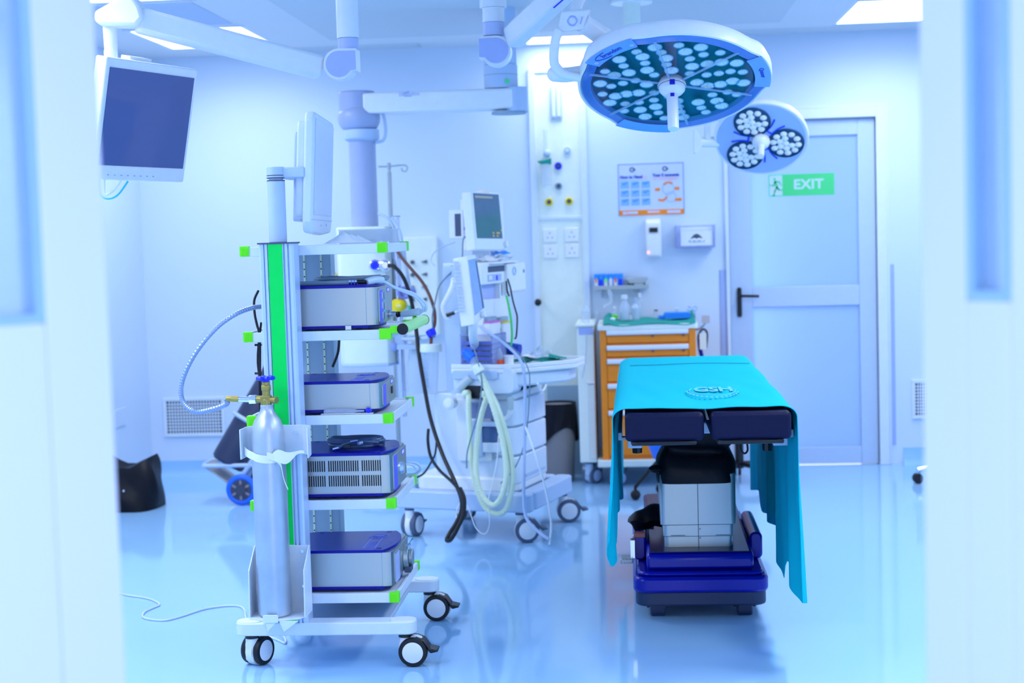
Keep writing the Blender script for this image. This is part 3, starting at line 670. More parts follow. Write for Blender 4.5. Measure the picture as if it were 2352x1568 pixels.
p = (xf, ya+.225, 1.182); u1.w().cyl(p, (p[0]+.025, p[1], p[2]), .010).cyl((p[0]+.003, p[1], p[2]), (p[0]+.008, p[1], p[2]), .016).build('socket', CHROME, u1.o)
u2, ya, yb_, xf, _ = unit(.854, -.866, .32, .112, 'flat endoscopy unit on the middle shelf, blank steel side, no cable on its lid')
flabel(u2, xf, ya+.03, ya+.085, .872, .948, PURPLE, 'violet_label'); flabel(u2, xf, ya+.19, ya+.24, .935, .95, PURPLE, 'badge'); flabel(u2, xf+.0005, ya+.195, ya+.23, .938, .947, WHITE2, 'badge_print')
flabel(u2, xf, ya+.2, ya+.225, .90, .925, BLKPL, 'port', .004)
u3, ya, yb_, xf, bo = unit(.560, -.838, .33, .156, 'endoscopy unit with slotted steel side, on the fourth shelf', logo=False)
m = u3.w()
for r_ in (0, 1):
    for i in range(34):
        if i in (9, 24): continue
        x = -1.135+i*.0078; z = .600+r_*.052
        m.rbox(x, x+.0034, 5.1655, 5.172, z, z+.038, .0015, 'y', 2)
m.build('vent_slots', DARK, bo)
flabel(u3, xf, ya+.03, ya+.10, .58, .698, PURPLE, 'violet_label'); flabel(u3, xf, ya+.21, ya+.27, .675, .695, PURPLE, 'badge'); flabel(u3, xf+.0005, ya+.215, ya+.26, .679, .691, WHITE2, 'badge_print')
u3.w().cyl((xf, ya+.18, .635), (xf+.012, ya+.18, .635), .022, .018).build('light_port', CHROME, u3.o)
u4, ya, yb_, xf, _ = unit(.226+.008, -.845, .345, .142, 'endoscopy unit on the lowest shelf with a round roller pump on its front')
flabel(u4, xf, ya+.03, ya+.12, .252, .352, LAV, 'front_label')
p = (xf, ya+.24, .30); u4.w().cyl(p, (p[0]+.018, p[1], p[2]), .044, .042).cyl((p[0]+.018, p[1], p[2]), (p[0]+.032, p[1], p[2]), .030).build('pump_head', STEEL, u4.o, .002)
u4.w().box(p[0]+.002, p[0]+.026, p[1]-.03, p[1]+.03, .248, .268).build('pump_latch', DKGREY, u4.o, .002)
for dy in (-.03, .03): u4.w().tube([(p[0]+.02, p[1]+dy, .335), (p[0]+.022, p[1]+dy, .35), (p[0]+.028, p[1]+dy*1.2, .36)], .004, 6).build('pump_clip', CHROME, u4.o)

# ------------------------------------------------------------------ display on the trolley
A = W(712, 400, 5.08); B = W(757, 400, 5.66); dv = Vector((B.x-A.x, B.y-A.y, 0)); wd = dv.length; phi = math.atan2(dv.y, dv.x)
zc = W(702, 386, 5.08).z
mon = Thing('flat_monitor', 'white flat monitor seen almost edge-on at the top of the equipment trolley', 'monitor', (A.x, A.y, zc-.2), (radians(3.5), 0, phi))
hh = .39; zz0 = -.01
m = mon.l(); m.prism([(0, zz0+.03), (.03, zz0-.008), (wd*.5, zz0-.016), (wd-.03, zz0-.008), (wd, zz0+.03), (wd, hh-.025), (wd-.025, hh), (.025, hh), (0, hh-.025)], 0, .034, 'y').build('bezel', WHITE, mon.o, .008)
mon.l().box(.026, wd-.026, -.002, .004, .045, .045+.325).build('screen', SCRDIM, mon.o)
mon.l().box(.0, wd, -.0012, .002, .026, .029).box(wd*.42, wd*.45, -.0015, .002, .006, .012).cyl((wd*.7, -.002, .012), (wd*.7, .002, .012), .005, n=12).build('button', GREYW, mon.o)
mon.l().rbox(.03, wd-.03, .034, .062, .03, hh-.03, .03, 'y').build('back_cover', WHITE, mon.o, .006)
mon.l().rbox(.16, wd-.16, .06, .088, .02, hh-.06, .02, 'y').build('mount_housing', GREYW, mon.o, .004)

# ------------------------------------------------------------------ gas bottle, valve and steel hose
gb = Thing('gas_cylinder', 'scuffed aluminium gas cylinder with brass valve and blue handwheel', 'gas cylinder', (gx, gy, .205))
z = .205
gb.w().lathe([(.046, 0), (.054, .006), (gr, .016), (gr, .592), (gr*.985, .612), (gr*.92, .634), (gr*.78, .656), (gr*.58, .674), (gr*.44, .686), (.0215, .696), (.0215, .705)], (gx, gy, z), (gx, gy, z+1), 36).build('bottle', ALU, gb.o)
zv = z+.705
gb.w().cyl((gx, gy, zv-.004), (gx, gy, zv+.004), .021).build('neck_ring', GREYW, gb.o)
v = gb.w().cyl((gx, gy, zv), (gx, gy, zv+.022), .0165).rbox(gx-.018, gx+.016, gy-.014, gy+.014, zv+.006, zv+.034, .004).cyl((gx, gy, zv+.03), (gx, gy, zv+.052), .013).lathe([(.0155, .05), (.0165, .053), (.0165, .066), (.014, .07)], (gx, gy, zv), (gx, gy, zv+1), 8).cyl((gx, gy, zv+.068), (gx, gy, zv+.08), .013)
v.cyl((gx+.01, gy, zv+.02), (gx+.038, gy-.016, zv+.019), .011, .012).cyl((gx-.034, gy, zv+.022), (gx-.012, gy, zv+.022), .012)
v.build('valve', BRASS, gb.o, .001)
kz = zv+.088
k = gb.w().cyl((gx, gy, zv+.077), (gx, gy, kz+.003), .011)
for i in range(6):
    a = 2*pi*i/6; k.ball((gx+.021*cos(a), gy+.021*sin(a), kz+.004), (.0125, .0125, .0075), 12, 8)
k.cyl((gx, gy, kz-.001), (gx, gy, kz+.009), .020, .018)
k.build('handwheel', BLUEK, gb.o)
cn = gb.w().cyl((gx-.058, gy, zv+.022), (gx-.034, gy, zv+.022), .016, n=6).cyl((gx-.094, gy, zv+.024), (gx-.058, gy, zv+.022), .0095)
cn.build('hose_nut', CHROME, gb.o, .001)
gb.w().cyl((gx-.118, gy, zv+.026), (gx-.094, gy, zv+.024), .011, n=6).cyl((gx-.136, gy, zv+.026), (gx-.118, gy, zv+.026), .0095).build('hose_end', BRASS, gb.o)
path = [(gx-.136, gy, zv+.026)]
for px, py, Y in ((520, 928, 4.955), (480, 942, 4.965), (447, 945, 4.98), (422, 925, 4.99), (416, 890, 5.0), (430, 845, 5.01), (460, 795, 5.03), (500, 750, 5.06), (540, 722, 5.09), (575, 708, 5.14), (600, 704, 5.20), (640, 704, 5.24)): path.append(tuple(W(px, py, Y)))
gb.w().tube(path, .0088, 10, 14, ring=.84).build('braided_hose', mat('braided_steel', (150, 170, 205), .35, .6), gb.o, ang=15)
# strap around the bottle
st = Thing('tie_strap', 'white cloth strap knotted around the aluminium gas cylinder', 'strap', (gx, gy-.06, .72))
def band(u, v_):
    a = radians(185+u*150); r = gr+.003+(.02*max(0, .25-u)/.25)
    return (gx+r*cos(a), gy+r*sin(a), .742-.012*sin(pi*u)+(v_-.5)*.026+.02*(1-u))
st.w().sheet(band, 24, 2, .002).build('band', WHITE2, st.o)
p0 = Vector((gx+.028, gy-.056, .742))
def bow(u, v_):
    return (p0.x-.008+.105*u, p0.y+.03*u-.014*sin(pi*u), p0.z+.012*u+(v_-.5)*(.016+.036*sin(pi*min(1, u*1.25)))*(1-.45*u)+.006*sin(9*u))
st.w().sheet(bow, 18, 4, .002).build('knot_loop', WHITE2, st.o)
def tail(u, v_): return (p0.x-.02+.075*u+.012*sin(5*u), p0.y-.004+.012*u, p0.z+.01-.03*u-.085*u*u+(v_-.5)*.024*(1-.75*u))
st.w().sheet(tail, 14, 2, .002).build('tail', WHITE2, st.o)

# ------------------------------------------------------------------ cables on and around the trolley
def coil(mb, c, rx, ry, n, r, z, seed, dz=.004):
    rnd = random.Random(seed); pts = []
    for i in range(n*14):
        a = 2*pi*i/14; k = 1+rnd.uniform(-.09, .09); pts.append((c[0]+rx*k*cos(a), c[1]+ry*k*sin(a), z+r+dz*i/14*1.6+rnd.uniform(-.0015, .0015)))
    return mb.tube(pts, r, 8, 3)
zt1 = 1.143+.153
kt = Thing('cable_coil', 'flat grey light cable coiled on the lid of the topmost endoscopy unit', 'cable', (-1.0, 5.31, zt1))
m = kt.w(); coil(m, (-.985, 5.33), .125, .10, 3, .0058, zt1+.002, 3, .0034); m.tube([(-1.19, 5.20, zt1+.008), (-1.10, 5.195, zt1+.008), (-1.0, 5.192, zt1+.008), (-.965, 5.192, zt1+.008)], .0085, 10); m.build('cable', HOSEG, kt.o)
m = kt.w(); 
for i in range(3): m.cyl((-.965+i*.010, 5.192, zt1+.009), (-.957+i*.010, 5.192, zt1+.009), .009, n=8)
m.build('metal_plug', CHROME, kt.o); kt.w().cyl((-.935, 5.192, zt1+.009), (-.905, 5.192, zt1+.008), .008, .006).build('strain_relief', BLKPL, kt.o)
q = (xf, 0, 0)
cc = Thing('camera_cable', 'pale twin cable looping from a grey sleeve into the topmost endoscopy unit', 'cable', (-.84, 5.30, zt1))
p_s = Vector((-.862+.026, 5.165+.225, 1.182)); 
sl = [W(912, 722, 5.39), W(966, 715, 5.36)]
cc.w().tube([(-.905, 5.195, zt1+.008), (-.88, 5.22, zt1+.014), (-.86, 5.25, zt1+.012)], .013, 10).build('junction', HOSEL, cc.o)
m = cc.w()
for d in (0, .009): m.tube([(-.862, 5.25, zt1+.012), W(908, 660, 5.30)+Vector((0, 0, -d*.3)), W(950, 674, 5.32)+Vector((d*.2, 0, -d)), W(976, 695, 5.34)+Vector((-d, 0, -d)), W(978, 712, 5.35)+Vector((-d, 0, 0)), sl[1]+Vector((0, 0, .004-d*.8))], .0048, 8)
m.build('cable', HOSEL, cc.o)
cc.w().lathe([(.0085, 0), (.0115, .1), (.0135, .9), (.012, 1)], sl[0]+Vector((.012, 0, 0)), sl[1], 16, unit=True).build('sleeve', HOSEL, cc.o)
cc.w().cyl((p_s.x, p_s.y, p_s.z), sl[0], .009).build('plug', CHROME, cc.o)
m = cc.w(); d = (sl[1]-sl[0]).normalized()
for i in range(3): m.cyl(sl[0]+d*(.0+.006*i), sl[0]+d*(.004+.006*i), .011-.001*i, n=12)
m.build('plug_ring', BLKPL, cc.o)
zt3 = .560+.156
kt = Thing('cable_coil', 'dark blue-grey cable bundle on the lid of the slotted endoscopy unit', 'cable', (-.985, 5.30, zt3))
m = kt.w(); coil(m, (-.985, 5.325), .095, .075, 4, .0056, zt3+.001, 5, .0042); coil(m, (-.975, 5.315), .092, .05, 2, .0056, zt3+.012, 8, .004); m.tube([(-1.03, 5.215, zt3+.012), (-1.0, 5.225, zt3+.026), (-.95, 5.235, zt3+.03), (-.90, 5.28, zt3+.02)], .006, 8); m.build('cable', mat('slate_cable', (66, 92, 132), .4), kt.o)
m = kt.w().cyl((-1.048, 5.208, zt3+.008), (-1.028, 5.214, zt3+.012), .006, n=10).cyl((-.96, 5.215, zt3+.036), (-.985, 5.205, zt3+.034), .004, n=8).cyl((-.945, 5.215, zt3+.03), (-.955, 5.2, zt3+.028), .006, n=8); m.build('metal_tip', CHROME, kt.o)
kt.w().box(-1.005, -.985, 5.205, 5.215, zt3+.014, zt3+.024).build('clip', BLKPL, kt.o)
m = MB().tube([W(935, 1062, 5.42), W(955, 1063, 5.43), W(966, 1075, 5.44), W(955, 1087, 5.45), W(932, 1089, 5.46)], .0045, 8)
single('video_lead', m, HOSEL, 'outer pale lead looped at the front of the slotted endoscopy unit', 'cable', 'leads at the slotted unit')
single('video_lead', MB().tube([W(932, 1066, 5.36), W(948, 1068, 5.37), W(958, 1080, 5.38)], .004, 8), HOSEL, 'short inner pale lead at the front of the slotted endoscopy unit', 'cable', 'leads at the slotted unit')
# items on the middle shelf and top shelf
zs3 = .854
pk = Thing('syringe_packet', 'clear syringe packet with blue tip lying on the middle shelf edge', 'packet', (-.98, 5.145, zs3))
pk.w().lathe([(.006, 0), (.009, .01), (.009, .10), (.004, .115), (.003, .14)], (-1.06, 5.143, zs3+.010), (-.06, 5.143, zs3+.012), 12).build('barrel', CLEAR, pk.o)
pk.w().ball((-.905, 5.143, zs3+.012), (.011, .010, .009)).build('tip', BLUEK, pk.o)
pk.w().box(-1.07, -.89, 5.135, 5.155, zs3+.0005, zs3+.003).build('wrapper', WHITE2, pk.o)
mm_ = W(800, 752, 5.14)
single('paper_tag', MB().box(mm_.x-.012, mm_.x+.008, 5.150, 5.152, 1.1435, 1.157), WHITE2, 'small white tag on the second shelf under the steel unit', 'tag')
zs1 = 1.436
def crumple(cx, cy, sx, sy_, h, seed):
    rnd = random.Random(seed); ph = [rnd.uniform(0, 6) for _ in range(6)]
    def f(u, v_):
        x = (u-.5)*2; y = (v_-.5)*2; e = max(0, 1-(x*x)**1.2)*max(0, 1-(y*y)**1.2)
        return (cx+x*sx*(1+.12*sin(5*y+ph[0])), cy+y*sy_*(1+.1*sin(4*x+ph[1])), zs1+.004+h*e*(.55+.3*sin(4*x+ph[2])*cos(3*y+ph[3])+.25*abs(sin(6*x+5*y+ph[4]))))
    return f
cp = W(800, 552, 5.3)
single('glove_pack', MB().sheet(crumple(cp.x+.01, 5.24, .072, .05, .036, 4), 26, 18, .002), WHITE2, 'crumpled white wrapper lying on the top shelf of the trolley', 'wrapper')
bx = Thing('clear_box', 'clear plastic box lying on the top shelf of the trolley', 'box', (-.93, 5.45, zs1))
a0 = W(778, 530, 5.36); c0 = W(898, 566, 5.36)
bx.w().box(a0.x, c0.x, 5.36, 5.364, zs1+.001, a0.z).box(a0.x, c0.x, 5.54, 5.544, zs1+.001, a0.z).box(a0.x, a0.x+.004, 5.364, 5.54, zs1+.001, a0.z).box(c0.x-.004, c0.x, 5.364, 5.54, zs1+.001, a0.z).build('tray', CLEAR, bx.o)
bx.w().box(a0.x-.002, c0.x+.002, 5.358, 5.546, a0.z, a0.z+.004).build('lid', CLEAR, bx.o)
# black cables behind the post, floor lead
m = MB(); 
for pts, r in (([(593, 668, 5.3), (584, 690, 5.26), (585, 720, 5.24), (590, 745, 5.22), (596, 770, 5.20), (597, 830, 5.20), (596, 900, 5.2), (598, 960, 5.2), (598, 1010, 5.2)], .0045), ([(600, 740, 5.23), (594, 790, 5.22), (592, 830, 5.22), (596, 870, 5.21), (601, 930, 5.2)], .004)): m.tube([W(*q_) for q_ in pts], r, 8)
for y_ in (792, 857): q_ = W(593, y_, 5.2); m.cyl(q_+Vector((-.012, 0, 0)), q_+Vector((.012, 0, 0)), .004, n=8)
single('cable_bundle', m, BLACK, 'black cables tied together behind the green striped post', 'cable')
single('loose_cable', MB().tube([W(779, 780, 5.62), W(776, 810, 5.62), W(764, 842, 5.63)], .005, 8), BLACK, 'short curved black cable beside the perforated far post', 'cable')
fl = [(255, 1357), (290, 1366), (330, 1372), (352, 1378), (366, 1388), (350, 1396), (332, 1405), (328, 1416), (345, 1422), (380, 1424), (420, 1414), (470, 1398), (520, 1391), (550, 1392), (562, 1402), (565, 1420)]
P = [WZ(a_, b_, .004) for a_, b_ in fl]; P[-1] = WZ(568, 1425, .004)
P += [WZ(600, 1452, .004), WZ(640, 1470, .004), WZ(655, 1476, .006), WZ(654, 1464, .012), WZ(640, 1458, .02)]
single('floor_cable', MB().tube(P, .004, 8), mat('white_cable', (206, 222, 250), .5), 'thin white power cable snaking over the blue floor at the left', 'cable')
# ------------------------------------------------------------------ surgical lamps
def lobed(mb, prof, R, n=120, close0=False, close1=False):
    v = []; f = []
    for k_, z in prof:
        for i in range(n):
            a = 2*pi*i/n; r = R(a)*k_; v.append((r*cos(a), r*sin(a), z))
    m = len(prof)
    for j in range(m-1):
        for i in range(n):
            p, q = j*n+i, j*n+(i+1) % n; f.append((p, q, q+n, p+n))
    if close0: f.append(tuple(range(n)))
    if close1: f.append(tuple(range((m-1)*n, m*n)))
    return mb.add(v, f)
def tabR(a, R0, b):
    s = 0
    for c in (348, 108, 228):
        d = (a-radians(c)+pi) % (2*pi)-pi; s = max(s, 1/(1+math.exp((abs(d)-.36)*26)))
    return R0+b*s
def led_mesh(mb, r, dep):
    n = 18; v = [(0, 0, dep)]; f = []
    for i in range(n): a = 2*pi*i/n; v.append((r*cos(a), r*sin(a), 0))
    for i in range(n): a = 2*pi*i/n; k_ = .45 if i % 2 else .35; v.append((r*k_*cos(a), r*k_*sin(a), dep*(.75 if i % 2 else .55)))
    for i in range(n):
        j = (i+1) % n; f.append((1+i, 1+j, 1+n+j, 1+n+i)); f.append((1+n+i, 1+n+j, 0))
    return mb.add(v, f)
C1 = W(1543, 192, 5.45)
L1 = Thing('surgical_lamp', 'large round surgical lamp with dark blue face and many lenses over the operating table', 'surgical lamp', C1, (radians(-24.5), 0, 0))
R1 = lambda a: tabR(a, .332, .018)
l = L1.l
lobed(l(), [(.955, .006), (.975, -.004), (.995, -.002), (1.0, .012), (1.0, .034), (.975, .056), (.90, .074), (.62, .092), (.2, .10), (.001, .10)], R1).build('housing', WHITE2, L1.o, ang=50)
lobed(l(), [(.955, .02), (.90, .022), (.001, .022)], R1).build('back_plate', TEALD, L1.o)
rg = l()
pr_ = []
for i in range(7): pr_ += [(.86+.014*i, -.002), (.867+.014*i, -.0055)]
lobed(rg, [(.85, .016)]+pr_+[(.958, 0), (.958, .01)], R1).build('lens_ring', mat('lens_ring_blue', (110, 172, 252), .15, noise=0, alpha=.75), L1.o, ang=10)
cv = l(); n = 64
cv.lathe([(0, -.003), (.284, -.003), (.284, .000), (0, .000)], (0, 0, 0), (0, 0, 1), 64)
gm = bpy.data.materials.new('cover_glass'); gm.use_nodes = True; nt = gm.node_tree
gl = nt.nodes.new('ShaderNodeBsdfGlossy'); gl.inputs[1].default_value = .06; tp = nt.nodes.new('ShaderNodeBsdfTransparent'); tp.inputs[0].default_value = (.93, .98, 1, 1)
mx = nt.nodes.new('ShaderNodeMixShader'); mx.inputs[0].default_value = .05
nt.links.new(tp.outputs[0], mx.inputs[1]); nt.links.new(gl.outputs[0], mx.inputs[2]); nt.links.new(mx.outputs[0], nt.nodes['Material Output'].inputs[0])
cv.build('cover_glass', gm, L1.o)
m = l()
for i in range(6):
    a = radians(18+60*i); c_, s_ = cos(a), sin(a); m.prism([(.05*c_-.004*s_, .05*s_+.004*c_), (.05*c_+.004*s_, .05*s_-.004*c_), (.30*c_+.005*s_, .30*s_-.005*c_), (.30*c_-.005*s_, .30*s_+.005*c_)], -.007, -.003)
m.build('cover_rib', CLEARB, L1.o)
leds = []; rnd = random.Random(11)
for r, cnt, off in ((.088, 8, 0), (.130, 10, .2), (.172, 14, .1), (.213, 18, .0), (.252, 20, .1)):
    for i in range(cnt):
        a = 2*pi*i/cnt+off+rnd.uniform(-.04, .04); x, y = r*cos(a), r*sin(a)
        if (x-.085)**2+(y-.09)**2 < .043**2: continue
        leds.append((x, y, i % 2))
protos = [None, None]
for x, y, s_ in leds:
    if protos[s_] is None:
        mb = l(); led_mesh(mb, (.0242, .0178)[s_], .016); o = mb.build('led_lens', LEDG, L1.o, ang=3); protos[s_] = o
        rim = MB().torus((0, 0, 0), (0, 0, 1), (.0242, .0178)[s_], .0018, 20, 6).build('lens_rim', mat('lens_rim_teal', (90, 170, 210), .3), o)
    else: o = copy_tree(protos[s_], L1.o)
    o.location = (x, y, .001)
hb = l().lathe([(.028, .02), (.040, .016), (.050, -.004), (.050, -.012), (.047, -.014), (.046, -.026), (.038, -.036), (.026, -.042), (.021, -.046)], (0, 0, 0), (0, 0, 1), 32).build('handle_hub', WHITE2, L1.o)
l().lathe([(.0485, -.0125), (.0485, -.0145), (.046, -.0146)], (0, 0, 0), (0, 0, 1), 32).build('seam_ring', DKGREY, hb)
l().lathe([(.021, -.044), (.020, -.07), (.0195, -.175), (.018, -.181), (0, -.182)], (0, 0, 0), (0, 0, 1), 24).build('handle', WHITE2, L1.o)
l().box(-.009, .009, -.052, -.046, -.012, -.030).box(-.007, .007, -.0235, -.019, -.050, -.062).build('blue_mark', mat('lamp_mark_blue', (20, 30, 200), .4), hb)
def tangent_text(t, txt, size, a, r, z, m_, nm, par, bold=.0008):
    a = radians(a); rx = Vector((-sin(a), cos(a), 0)); up = Vector((cos(a), sin(a), 0)); nz = rx.cross(up); p = up*r+Vector((0, 0, z))
    T = Matrix(((rx.x, up.x, nz.x, p.x), (rx.y, up.y, nz.y, p.y), (rx.z, up.z, nz.z, p.z), (0, 0, 0, 1)))
    return MB().text(txt, size, T, bold=bold).build(nm, m_, par)
# solid tabs with print
for a, nm in ((228, 'logo_tab'), (348, 'name_tab'), (108, 'rear_tab')):
    A0 = [radians(a-18+36*i/12) for i in range(13)]
    tb = l().prism([(.346*cos(q), .346*sin(q)) for q in A0]+[(.290*cos(q), .290*sin(q)) for q in reversed(A0)], -.0085, -.004).build(nm, mat('tab_blue', (118, 172, 250), .25), L1.o, .002)
    if a == 228:
        tangent_text(L1, 'brandon', .026, a+1, .318, -.009, INK, 'lettering', tb)
        q0 = radians(a); m = MB(); rx = Vector((-sin(q0), cos(q0), 0)); up = Vector((cos(q0), sin(q0), 0))
        m.tube([up*(.318+.018*sin(radians(h)))+rx*(-.004+.062*cos(radians(h)))+Vector((0, 0, -.009)) for h in range(100, 275, 12)], .002, 5).build('logo_swoosh', INK, tb)
        m = MB()
        for s_ in (-.12, .13): m.cyl((.312*cos(q0+s_*2.1), .312*sin(q0+s_*2.1), -.0095), (.312*cos(q0+s_*2.1), .312*sin(q0+s_*2.1), -.008), .008, n=14)
        m.build('screw_cap', LAV, tb)
    if a == 348: tangent_text(L1, 'Quasar', .022, a, .318, -.009, INK, 'lettering', tb)
# yoke, control panel, upper joint
Yk = 5.33
w = L1.w
loop = [W(1285, 70, Yk), W(1276, 92, Yk), W(1272, 130, Yk), W(1276, 152, Yk+.01), W(1296, 170, Yk+.03), W(1330, 178, Yk+.06)]
w().tube(loop, .0165, 14).build('grip_handle', WHITE2, L1.o)
w().tube([W(1272, 170, Yk+.05), W(1300, 172, Yk+.07), W(1350, 165, Yk+.10)], .026, 16).ball(W(1274, 170, Yk+.05), .027).build('side_joint', WHITE2, L1.o)
pa, pb, pc, pd = W(1288, 27, Yk), W(1352, 22, Yk), W(1340, 68, Yk), W(1279, 76, Yk)
m = w()
nn = Vector((.12, -1, .1)).normalized()*.0; quad = [pa, pb, pc, pd]
m.add([tuple(q) for q in quad]+[tuple(q+Vector((.01, .035, .01))) for q in quad], [(0, 1, 2, 3), (7, 6, 5, 4), (0, 4, 5, 1), (1, 5, 6, 2), (2, 6, 7, 3), (3, 7, 4, 0)])
cp = m.build('control_panel', WHITE2, L1.o, .006)
ux = (pb-pa).normalized(); uz = (pa-pd).normalized(); ctr = (pa+pb+pc+pd)/4; un = ux.cross(uz).normalized()
if un.y > 0: un = -un
m = w(); m.torus(ctr+ux*.0+un*.001, un, .0155, .0035, 20, 5); m.tube([ctr+ux*.032+uz*.012+un*.001, ctr+ux*.030-uz*.012+un*.001], .0022, 6, 0)
m.build('dial_ring', LAV, cp)
m = w()
for dx, dz in ((0, 0), (.017, .012), (.017, -.012), (-.017, .012), (-.017, -.012), (.03, .018), (.028, -.018), (-.037, .012), (-.039, -.012)): m.cyl(ctr+ux*dx+uz*dz+un*.0005, ctr+ux*dx+uz*dz+un*.003, .0055, n=12)
m.build('button', WHITE2, cp)
w().cyl(W(1338, 52, Yk+.02), W(1398, 92, 5.42), .033, .036).ball(W(1398, 92, 5.42), .042).build('swivel_joint', WHITE2, L1.o)
top = W(1390, -92, 5.55)
w().tube([W(1318, 34, Yk+.03), W(1326, 10, Yk+.06), W(1346, -30, 5.45), top], .021, 14).build('hanger_tube', WHITE2, L1.o)
ja = W(1150, 118, 6.0)
# spring arm: box beam from joint to top
def beam(mb, a, b2, h0, h1, wd, up=Vector((0, 0, 1))):
    a = Vector(a); b2 = Vector(b2); d = (b2-a).normalized(); sd = d.cross(up).normalized(); uu = sd.cross(d); v = []
    for p, h in ((a, h0), (b2, h1)):
        for sx, su in ((-1, -1), (1, -1), (1, 1), (-1, 1)): v.append(p+sd*(sx*wd/2)+uu*(su*h/2))
    return mb.add(v, [(3, 2, 1, 0), (4, 5, 6, 7), (0, 1, 5, 4), (1, 2, 6, 5), (2, 3, 7, 6), (3, 0, 4, 7)])
arm = beam(w(), ja+Vector((.045, -.02, .045)), top+Vector((0, .0, .03)), .088, .085, .07).build('spring_arm', WHITE2, L1.o, .012)
w().ball(top+Vector((0, 0, .03)), .055).build('elbow', WHITE2, L1.o)
# blue tag with lettering wrapped on the arm
d = (top-ja).normalized(); tb0 = W(1262, 6, 5.72)
ax_ = d; up_ = Vector((0, -1, 0)).cross(ax_).normalized()
yf_ = -.0365
midp = ja+Vector((.03, 0, .03))+(top-ja)*.0; tt = (W(1256, 12, 5.75)-midp).dot(d)
pc_ = midp+d*(tt-.0)+Vector((0, 0, 0)); sd = d.cross(Vector((0, 0, 1))).normalized()
if sd.y > 0: sd = -sd
uu = sd.cross(d).normalized()
if uu.z < 0: uu = -uu
qd = [pc_+d*-.035+uu*.0425+sd*.0362, pc_+d*.02-uu*.042+sd*.0362, pc_+d*.115-uu*.042+sd*.0362, pc_+d*.115+uu*.0425+sd*.0362]
m = w(); m.add([tuple(q) for q in qd]+[tuple(q+sd*.0012) for q in qd], [(0, 1, 2, 3), (7, 6, 5, 4), (0, 4, 5, 1), (1, 5, 6, 2), (2, 6, 7, 3), (3, 7, 4, 0)])
tg = m.build('blue_tag', mat('tag_blue', (20, 14, 225), .3), arm)
P = pc_+d*.045+uu*.004+sd*.0376
T = Matrix(((d.x, uu.x, sd.x, P.x), (d.y, uu.y, sd.y, P.y), (d.z, uu.z, sd.z, P.z), (0, 0, 0, 1)))
w().text('O.', .06, T, bold=.002).build('lettering', WHITE2, tg)
def joint_body(t, c, sx, Y, wd, sc, flip):
    # rounded joint housing with violet inlay, profile in the x-z plane, centred at c
    s = -1 if flip else 1
    circ = [(cos(radians(a)), sin(radians(a))) for a in range(-150, 100, 10)]
    def outline(r, tr): return [(c.x+s*(r*q[0]), c.z+r*q[1]) for q in circ]+[(c.x-s*tr, c.z+r*.97), (c.x-s*tr, c.z-r*.45), (c.x-s*r*.95*.9, c.z-r*.5)]
    b = t.w().prism(outline(sc, sc*1.15), Y-wd/2, Y+wd/2, 'y').build('joint_housing', WHITE2, t.o, .006)
    t.w().prism(outline(sc*.84, sc*1.12), Y-wd/2-.004, Y-wd/2, 'y').build('inlay', LAV, b)
    return b
jc = W(1141, 119, 6.0)
joint_body(L1, jc, 1, 6.0, .085, .058, False)
jx = W(1134, 60, 6.0).x
w().cyl((jx, 6.0, W(1134, 83, 6).z), (jx, 6.0, W(1134, 52, 6).z), .043).build('collar_band', mat('violet_band', (190, 202, 244), .3), L1.o, .003)
w().cyl((jx, 6.0, W(1134, 52, 6).z), (jx, 6.0, W(1134, 18, 6).z), .043).build('collar', WHITE2, L1.o, .002)
w().cyl((jx, 6.0, W(1134, 18, 6).z), (jx, 6.0, 2.56), .053).build('ceiling_tube', WHITE2, L1.o, .002)

C2 = W(1748, 320, 7.6)
L2 = Thing('surgical_lamp', 'smaller round surgical lamp with three lens clusters in front of the exit door', 'surgical lamp', C2, (radians(-46), radians(7), 0))
l = L2.l; R2 = lambda a: .231
lobed(l(), [(.93, .0), (.985, -.003), (1.0, .008), (.99, .03), (.9, .05), (.5, .065), (.001, .07)], R2, 72).build('housing', WHITE2, L2.o, ang=50)
l().lathe([(.0, -.004), (.215, -.004), (.215, .0), (0, .0)], (0, 0, 0), (0, 0, 1), 64).build('front_cover', mat('lamp_cover_blue', (176, 206, 255), .2, noise=0, alpha=.9), L2.o)
led_proto = None
for a in (0, 120, 240):
    ca = radians(a+2); cx, cy = .122*cos(ca), .122*sin(ca)
    pod = l().lathe([(0, -.006), (.078, -.006), (.086, -.004), (.088, -.012), (.090, -.004)], (cx, cy, 0), (cx, cy, 1), 36).build('lens_cluster', TEALD, L2.o)
    pts = [(0, 0)]+[(.032*cos(radians(60*i+15)), .032*sin(radians(60*i+15))) for i in range(5)]+[(.061*cos(radians(36*i)), .061*sin(radians(36*i))) for i in range(10)]
    for x, y in pts:
        if led_proto is None:
            mb = l(); led_mesh(mb, .0168, -.008); led_proto = mb.build('led_lens', LEDG, pod, ang=3); o = led_proto
        else: o = led_proto.copy(); C.objects.link(o); o.parent = pod
        o.location = (cx+x, cy+y, -.010)
    b_ = radians(a+62); ub = Vector((cos(b_), sin(b_), 0)); vb = Vector((-sin(b_), cos(b_), 0))
    m = l(); zz = Vector((0, 0, -.006))
    m.tube([ub*.14+vb*.032+zz, ub*.10+vb*.018+zz, ub*.06+vb*.016+zz], .004, 6).tube([ub*.14-vb*.032+zz, ub*.10-vb*.018+zz, ub*.06-vb*.016+zz], .004, 6).tube([ub*.062+vb*.02+zz, ub*.062-vb*.02+zz], .005, 6, 0)
    m.build('blue_bracket', mat('bracket_blue', (10, 60, 235), .4), L2.o)
l().lathe([(.042, -.004), (.044, -.02), (.040, -.034), (.024, -.048), (.018, -.052)], (0, 0, 0), (0, 0, 1), 28).build('handle_hub', WHITE2, L2.o)
